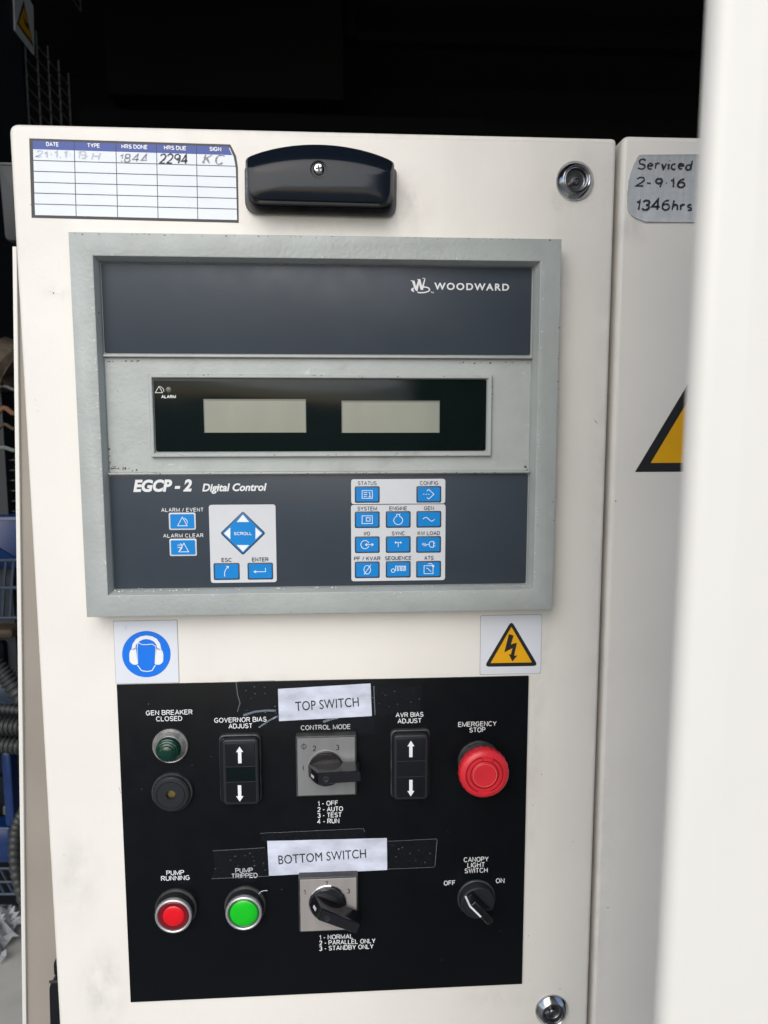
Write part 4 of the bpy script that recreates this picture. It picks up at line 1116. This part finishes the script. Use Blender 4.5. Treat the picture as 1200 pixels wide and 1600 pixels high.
# ---------------- rotary cam switches
def cam_switch(plate4, centre, ang, digits, plate_mat, label, ring, weight=.15):
    DB = DP + 8.0
    r_ = rect(*plate4, DB + .6)
    cu, cv_ = at(*centre, DB + 2)
    t = thing('rotary_switch', label, 'switch', cu, DP, cv_, 'rotary cam switches on the black panel')
    part('base', MB().prism(rounded(rpts(grow(r_, 1.5)), 1.5), DP, DB - .2, 1.0, 3), m_rim, t)
    part('front_plate', MB().prism(rpts(r_), DB - 1, DB + .6, .15, 1), plate_mat, t)
    mm = MB()
    for txt, x, y, h_ in digits:
        if txt == 'PHI':
            uu, vv = at(x, y, DB); mm.ribbon(circle(uu, vv, 1.9, 20), .5, DB + .66, True); mm.ribbon([(uu, vv - 2.7), (uu, vv + 2.7)], .5, DB + .67)
        elif txt == '1':
            write(mm, 'I' if not ring else '1', x, y, 1.6 if not ring else 3.4, h_, DB + .66, weight)
        else: write(mm, txt, x, y, h_ * .56, h_, DB + .66, weight)
    part('numeral', mm, m_black, t)
    if ring: part('collar', MB(cu, DB + .6, cv_).lathe([(15.6, 0), (15.6, .6), (15.0, 1.1), (14.6, 1.0)], cap=True), m_chrome, t)
    else: part('collar', MB(cu, DB + .6, cv_).lathe([(15.4, 0), (15.2, .35), (14.6, .5)], cap=True), plate_mat, t)
    kb = part('knob', MB(cu, DB + .6, cv_).lathe([(14.2, .4), (14.2, 3.6), (13.6, 4.3), (12.8, 4.5)]), m_knob, t)
    # grip: a bar whose pointer end slopes and whose tail overhangs the disc
    g_ = MB(cu, DB + .6, cv_, ang)
    b0 = [(-14.0, -4.9), (-10.5, -5.6), (27, -5.0), (28, -4), (28, 4), (27, 5.0), (-10.5, 5.6), (-14.0, 4.9)]
    f0 = [(-6.4, -4.2), (-5.4, -4.8), (26.4, -4.4), (27.2, -3.6), (27.2, 3.6), (26.4, 4.4), (-5.4, 4.8), (-6.4, 4.2)]
    L = [[(a, 4.2, b) for a, b in b0], [(a * .15 + c * .85, 16.2, b * .15 + e * .85) for (a, b), (c, e) in zip(b0, f0)], [(a, 18.4, b) for a, b in f0], [(a, 19.0, b) for a, b in inset(f0, .5)]]
    g_.loops(L, True, True)
    grip = part('grip', g_, m_knob, kb)
    # white pointer on the sloping end, screw in the grip face
    def slope(s_, b): return (-14.0 + 7.6 * s_ - .10, 4.2 + 13.4 * s_ + .25, b)
    w_ = MB(cu, DB + .6, cv_, ang)
    w_.F.append(tuple(w_.p(*slope(s_, b)) for s_, b in ((.30, -2.8), (.30, -.3), (.62, -.3), (.62, -2.8))))
    w_.F.append(tuple(w_.p(*slope(s_, b)) for s_, b in ((.62, -2.8), (.62, -.3), (.30, -.3), (.30, -2.8))))
    part('pointer', w_, m_white, grip)
    part('grip_screw', MB(cu, DB + .6, cv_, ang).lathe([(3.0, 19.02), (2.8, 18.9), (2.4, 17.7), (1.2, 18.4), (.5, 18.5)], -.2, 0, 24) if False else MB(cu, DB + .6, cv_, ang).lathe([(2.7, 18.9), (2.6, 19.35), (1.9, 19.5), (1.2, 19.2), (.5, 19.15)], .2, -.6, 24), m_mid, grip)
cam_switch(((464.5, 1154), (554.5, 1152.5), (555, 1240.5), (465.5, 1244)), (509.5, 1200.5), R(2), [('PHI', 474.8, 1166, 9), ('2', 491.2, 1169.3, 9), ('3', 527.6, 1168, 9), ('1', 473.8, 1199.7, 8)], m_alud,
           'rotary switch with level grip on a grey plate under CONTROL MODE', False)
cam_switch(((469, 1374), (557, 1373), (557, 1452), (469.5, 1455.5)), (512, 1412), R(-24), [('1', 475.8, 1394, 7.5), ('2', 510.5, 1380.5, 7.5), ('3', 544.6, 1392.3, 7.5)], m_alu,
           'rotary switch with slanting grip on a silver plate under BOTTOM SWITCH', True)

# ---------------- emergency stop
u, v = at(748, 1188.5, DP)
t = thing('emergency_stop', 'red mushroom emergency stop button on a black collar', 'button', u, DP, v)
part('collar', MB(u, DP, v).lathe([(17.6, 0), (17.6, 2.0), (16.9, 2.8), (15.2, 2.9), (14.6, 3.6), (13.6, 9), (12.6, 9.6), (12.2, 16)], cap=True), m_rim, t)
lob = lambda a, d: 1 + (.012 * (1 if math.sin(a * 24) > .2 else -1) if 13 < d < 22 else 0)
cap_ = part('cap', MB(u, DP, v).lathe([(11.5, 13), (17, 13.6), (19.4, 15), (20.3, 17.5), (20.3, 21.5), (19.8, 23.6), (18.6, 25.0), (17.0, 25.8), (15.6, 26.1), (15.2, 25.2), (14.2, 25.2), (13.8, 26.0), (12.0, 26.1), (11.6, 25.2), (10.8, 25.3), (9.6, 26.6), (9.1, 26.6), (8.8, 26.2), (3, 26.1), (.5, 26.1)], n=96, lob=lob), m_red, t)
mm = MB(u, DP, v)
for a0, a1 in ((100, 250), (-70, 62)):
    mm.ribbon(arc(0, 0, 14.6, 14.6, a0, a1, 24), .9, 25.3)
mm.ribbon(circle(0, 0, 11.2, 40), .7, 25.45, True); mm.ribbon([(-3.4, 14.0), (-1.2, 13.2), (-2.2, 11.8)], .5, 26.12); mm.ribbon([(6.8, 12.8), (5.6, 11.2), (7.2, 11.6)], .5, 26.12)
part('arrow_groove', mm, m_redline, cap_)
mm = MB(u, DP, v); mm.ribbon(circle(0, 0, 9.35, 48), .5, 26.72, True); part('ring_line', mm, m_pink, cap_)

# ---------------- illuminated push buttons
def push(px, py, lens, deep_, label, inner_r, lift):
    u, v = at(px, py, DP)
    t = thing('push_button', label, 'button', u, DP, v, 'round lit-type push buttons')
    part('collar', MB(u, DP, v).lathe([(17.2, 0), (17.2, 1.6), (16.6, 2.4), (15.8, 2.6), (15.4, 2.2)], cap=True), m_rim, t)
    part('barrel', MB(u, DP, v).lathe([(15.2, 2.0), (15.2, 8.5), (14.6, 9.2)], cap=True), m_mid, t)
    part('bezel', MB(u, DP, v).lathe([(14.9, 8.8), (15.0, 10.4), (14.5, 11.4), (13.4, 11.8), (12.7, 11.4), (12.4, 10.2)], cap=False), m_silver, t)
    ln = part('lens_edge', MB(u, DP, v).lathe([(12.5, 9.2), (12.3, 10.6), (11.6, 11.2), (inner_r + .3, 10.9)], cap=True), deep_, t)
    part('lens', MB(u, DP, v).lathe([(inner_r + .4, 10.2), (inner_r, 10.9 + lift), (inner_r - 1.2, 11.5 + lift), (inner_r * .5, 11.8 + lift), (.5, 11.9 + lift)]), lens, t)
push(275.5, 1418, m_redlens, m_redlensd, 'red push button in a silver bezel under PUMP RUNNING', 8.9, -.2)
push(383.5, 1413.8, m_greenlens, m_greenlensd, 'green push button in a silver bezel under PUMP TRIPPED', 11.0, 0)
# stray hair at the green button
mm = MB(); line_px(mm, [(404, 1397), (408, 1393), (413, 1391.5), (418, 1391.5)], .9, DP + 2.8)
single('fibre', mm, m_softwhite, 'tiny white fibre on the green button collar', 'fibre')

# ---------------- canopy light selector
u, v = at(744, 1402, DP)
t = thing('selector_switch', 'black selector knob with a white line between OFF and ON', 'switch', u, DP, v)
part('collar', MB(u, DP, v).lathe([(16.2, 0), (16.2, 1.4), (15.6, 2.0), (15.2, 2.0)], cap=True), m_rim, t)
part('body', MB(u, DP, v).lathe([(15.3, 1.6), (14.9, 5.0), (14.0, 7.6), (13.3, 7.7), (12.6, 8.1), (12.0, 7.4)], cap=True), m_mid, t)
an = R(-47)
g_ = MB(u, DP, v, an)
b0 = [(-12.2, -4.2), (12.2, -4.2), (14.5, -2.2), (14.5, 2.2), (12.2, 4.2), (-12.2, 4.2)]
f0 = [(-10.2, -3.2), (12.0, -3.2), (13.6, -1.4), (13.6, 1.4), (12.0, 3.2), (-10.2, 3.2)]
g_.loops([[(a, 7.2, b) for a, b in b0], [(a * .2 + c * .8, 17.5, b * .2 + e * .8) for (a, b), (c, e) in zip(b0, f0)], [(a, 19.6, b) for a, b in f0], [(a, 20, b) for a, b in inset(f0, .5)]], True)
gp = part('grip', g_, m_knob, t)
w_ = MB(u, DP, v, an)
w_.F.append(tuple(w_.p(*q_) for q_ in ((-12.35, 7.6, -4.0), (-12.35, 7.6, -2.4), (-10.5, 20.1, -1.5), (-10.5, 20.1, -3.1))))
w_.F.append(tuple(w_.p(*q_) for q_ in ((-10.5, 20.12, -3.1), (3.0, 20.12, -3.1), (3.0, 20.12, -1.6), (-10.5, 20.12, -1.6))))
part('pointer', w_, m_white, gp)

# ================================================================== PAPER LABELS AND CLEAR TAPE
def label_paper(c4, txt, cx, cy, w_, h_, turn, tapes, glare_edges, lab):
    f = quadmap(*c4, DP + .6)
    o0 = f(.5, .5)
    t = thing('paper_label', lab, 'label', o0[0], DP, o0[1], 'printed paper labels taped to the black panel')
    # slightly buckled sheet
    m = MB(); nx, ny = 14, 5
    idx = [[None] * (ny + 1) for _ in range(nx + 1)]
    for i in range(nx + 1):
        for j in range(ny + 1):
            uu, vv = f(i / nx, j / ny)
            bow = .35 * math.sin(i / nx * 9.0) * math.sin(j / ny * 2.6 + i * .4)
            idx[i][j] = m.p(uu, DP + .7 + bow * .45, vv)
    for i in range(nx):
        for j in range(ny):
            m.F.append((idx[i][j + 1], idx[i + 1][j + 1], idx[i + 1][j], idx[i][j]))
    part('paper', m, m_paper, t)
    m = MB(); typeset(m, txt, cx, cy, w_, h_, DP + 1.0, 0.0, 0, turn, 1.04); part('lettering', m, m_black, t)
    for k_, P in enumerate(tapes):
        pts = [at(*p, DP) for p in P]
        ar = sum(pts[i][0] * pts[(i + 1) % len(pts)][1] - pts[(i + 1) % len(pts)][0] * pts[i][1] for i in range(len(pts)))
        part('clear_tape', MB().flat(pts if ar > 0 else pts[::-1], DP + .22 + .08 * k_), m_tape, t)
    if glare_edges:
        m = MB()
        m2 = MB()
        for P, wd in glare_edges: line_px(m if wd > 2 else m2, P, wd, DP + .5)
        if m.F: part('tape_fold_glare', m, m_glare, t)
        part('tape_edge', m2, m_edge, t)
    P0 = [p for P in tapes for p in P]
    xs_, ys_ = [p[0] for p in tapes[0]], [p[1] for p in tapes[0]]
    xl, xr = min(xs_), c4[0][0]
    fl_ = [at(random.uniform(xl + 6, xr - 2), random.uniform(min(ys_) + 8, max(ys_) - 14), DP) for _ in range(22)]
    xs_, ys_ = [p[0] for p in tapes[1]], [p[1] for p in tapes[1]]
    fl_ += [at(random.uniform(c4[1][0] + 4, max(xs_) - 5), random.uniform(min(ys_) + 8, max(ys_) - 8), DP) for _ in range(16)]
    chips(0, fl_, DP + .6, m_edge, .2, .9, 'dust_speck', t)
label_paper(((434.3, 1076.3), (579, 1067.8), (581, 1118.6), (436, 1126.8)), 'TOP SWITCH', 511, 1100.2, 99, 14.6, R(3.0),
            [((369, 1065), (434, 1063), (588, 1060), (586, 1100), (587, 1147), (404, 1138), (436, 1120), (378, 1113), (374, 1100), (369, 1085)), ((583, 1072), (660, 1072), (656, 1112), (583, 1119))],
            [([(380, 1118), (398, 1112), (418, 1110), (431, 1110.5)], 3.4), ([(404, 1137), (420, 1126), (434, 1119)], 2.6), ([(369, 1066), (371, 1085), (375, 1098), (371, 1112)], 1.4), ([(505, 1128), (515, 1124), (528, 1121)], 4.0), ([(584, 1072), (586, 1117)], 1.6), ([(372, 1065), (430, 1063.5)], .8)],
            'white paper label reading TOP SWITCH taped above the upper rotary switch')
label_paper(((417.5, 1313.8), (604.4, 1309.4), (605, 1359), (420.3, 1368.4)), 'BOTTOM SWITCH', 503.6, 1338.6, 137, 14, R(2.4),
            [((333, 1329.5), (418, 1324), (421, 1369), (330, 1373.5), (336, 1358)), ((603, 1315), (683, 1310.5), (679.5, 1354.5), (604, 1358)), ((407, 1302), (569, 1294), (571, 1310), (409, 1316))],
            [([(333, 1329.5), (414, 1324.5)], .8), ([(331, 1373), (420, 1369)], .8), ([(683, 1311), (679.5, 1354)], 1.0), ([(606, 1358), (678, 1355)], .7), ([(606, 1314.5), (682, 1310.8)], .7), ([(407, 1302), (568, 1294.5), (570, 1300)], .7)],
            'white paper label reading BOTTOM SWITCH taped above the lower rotary switch')
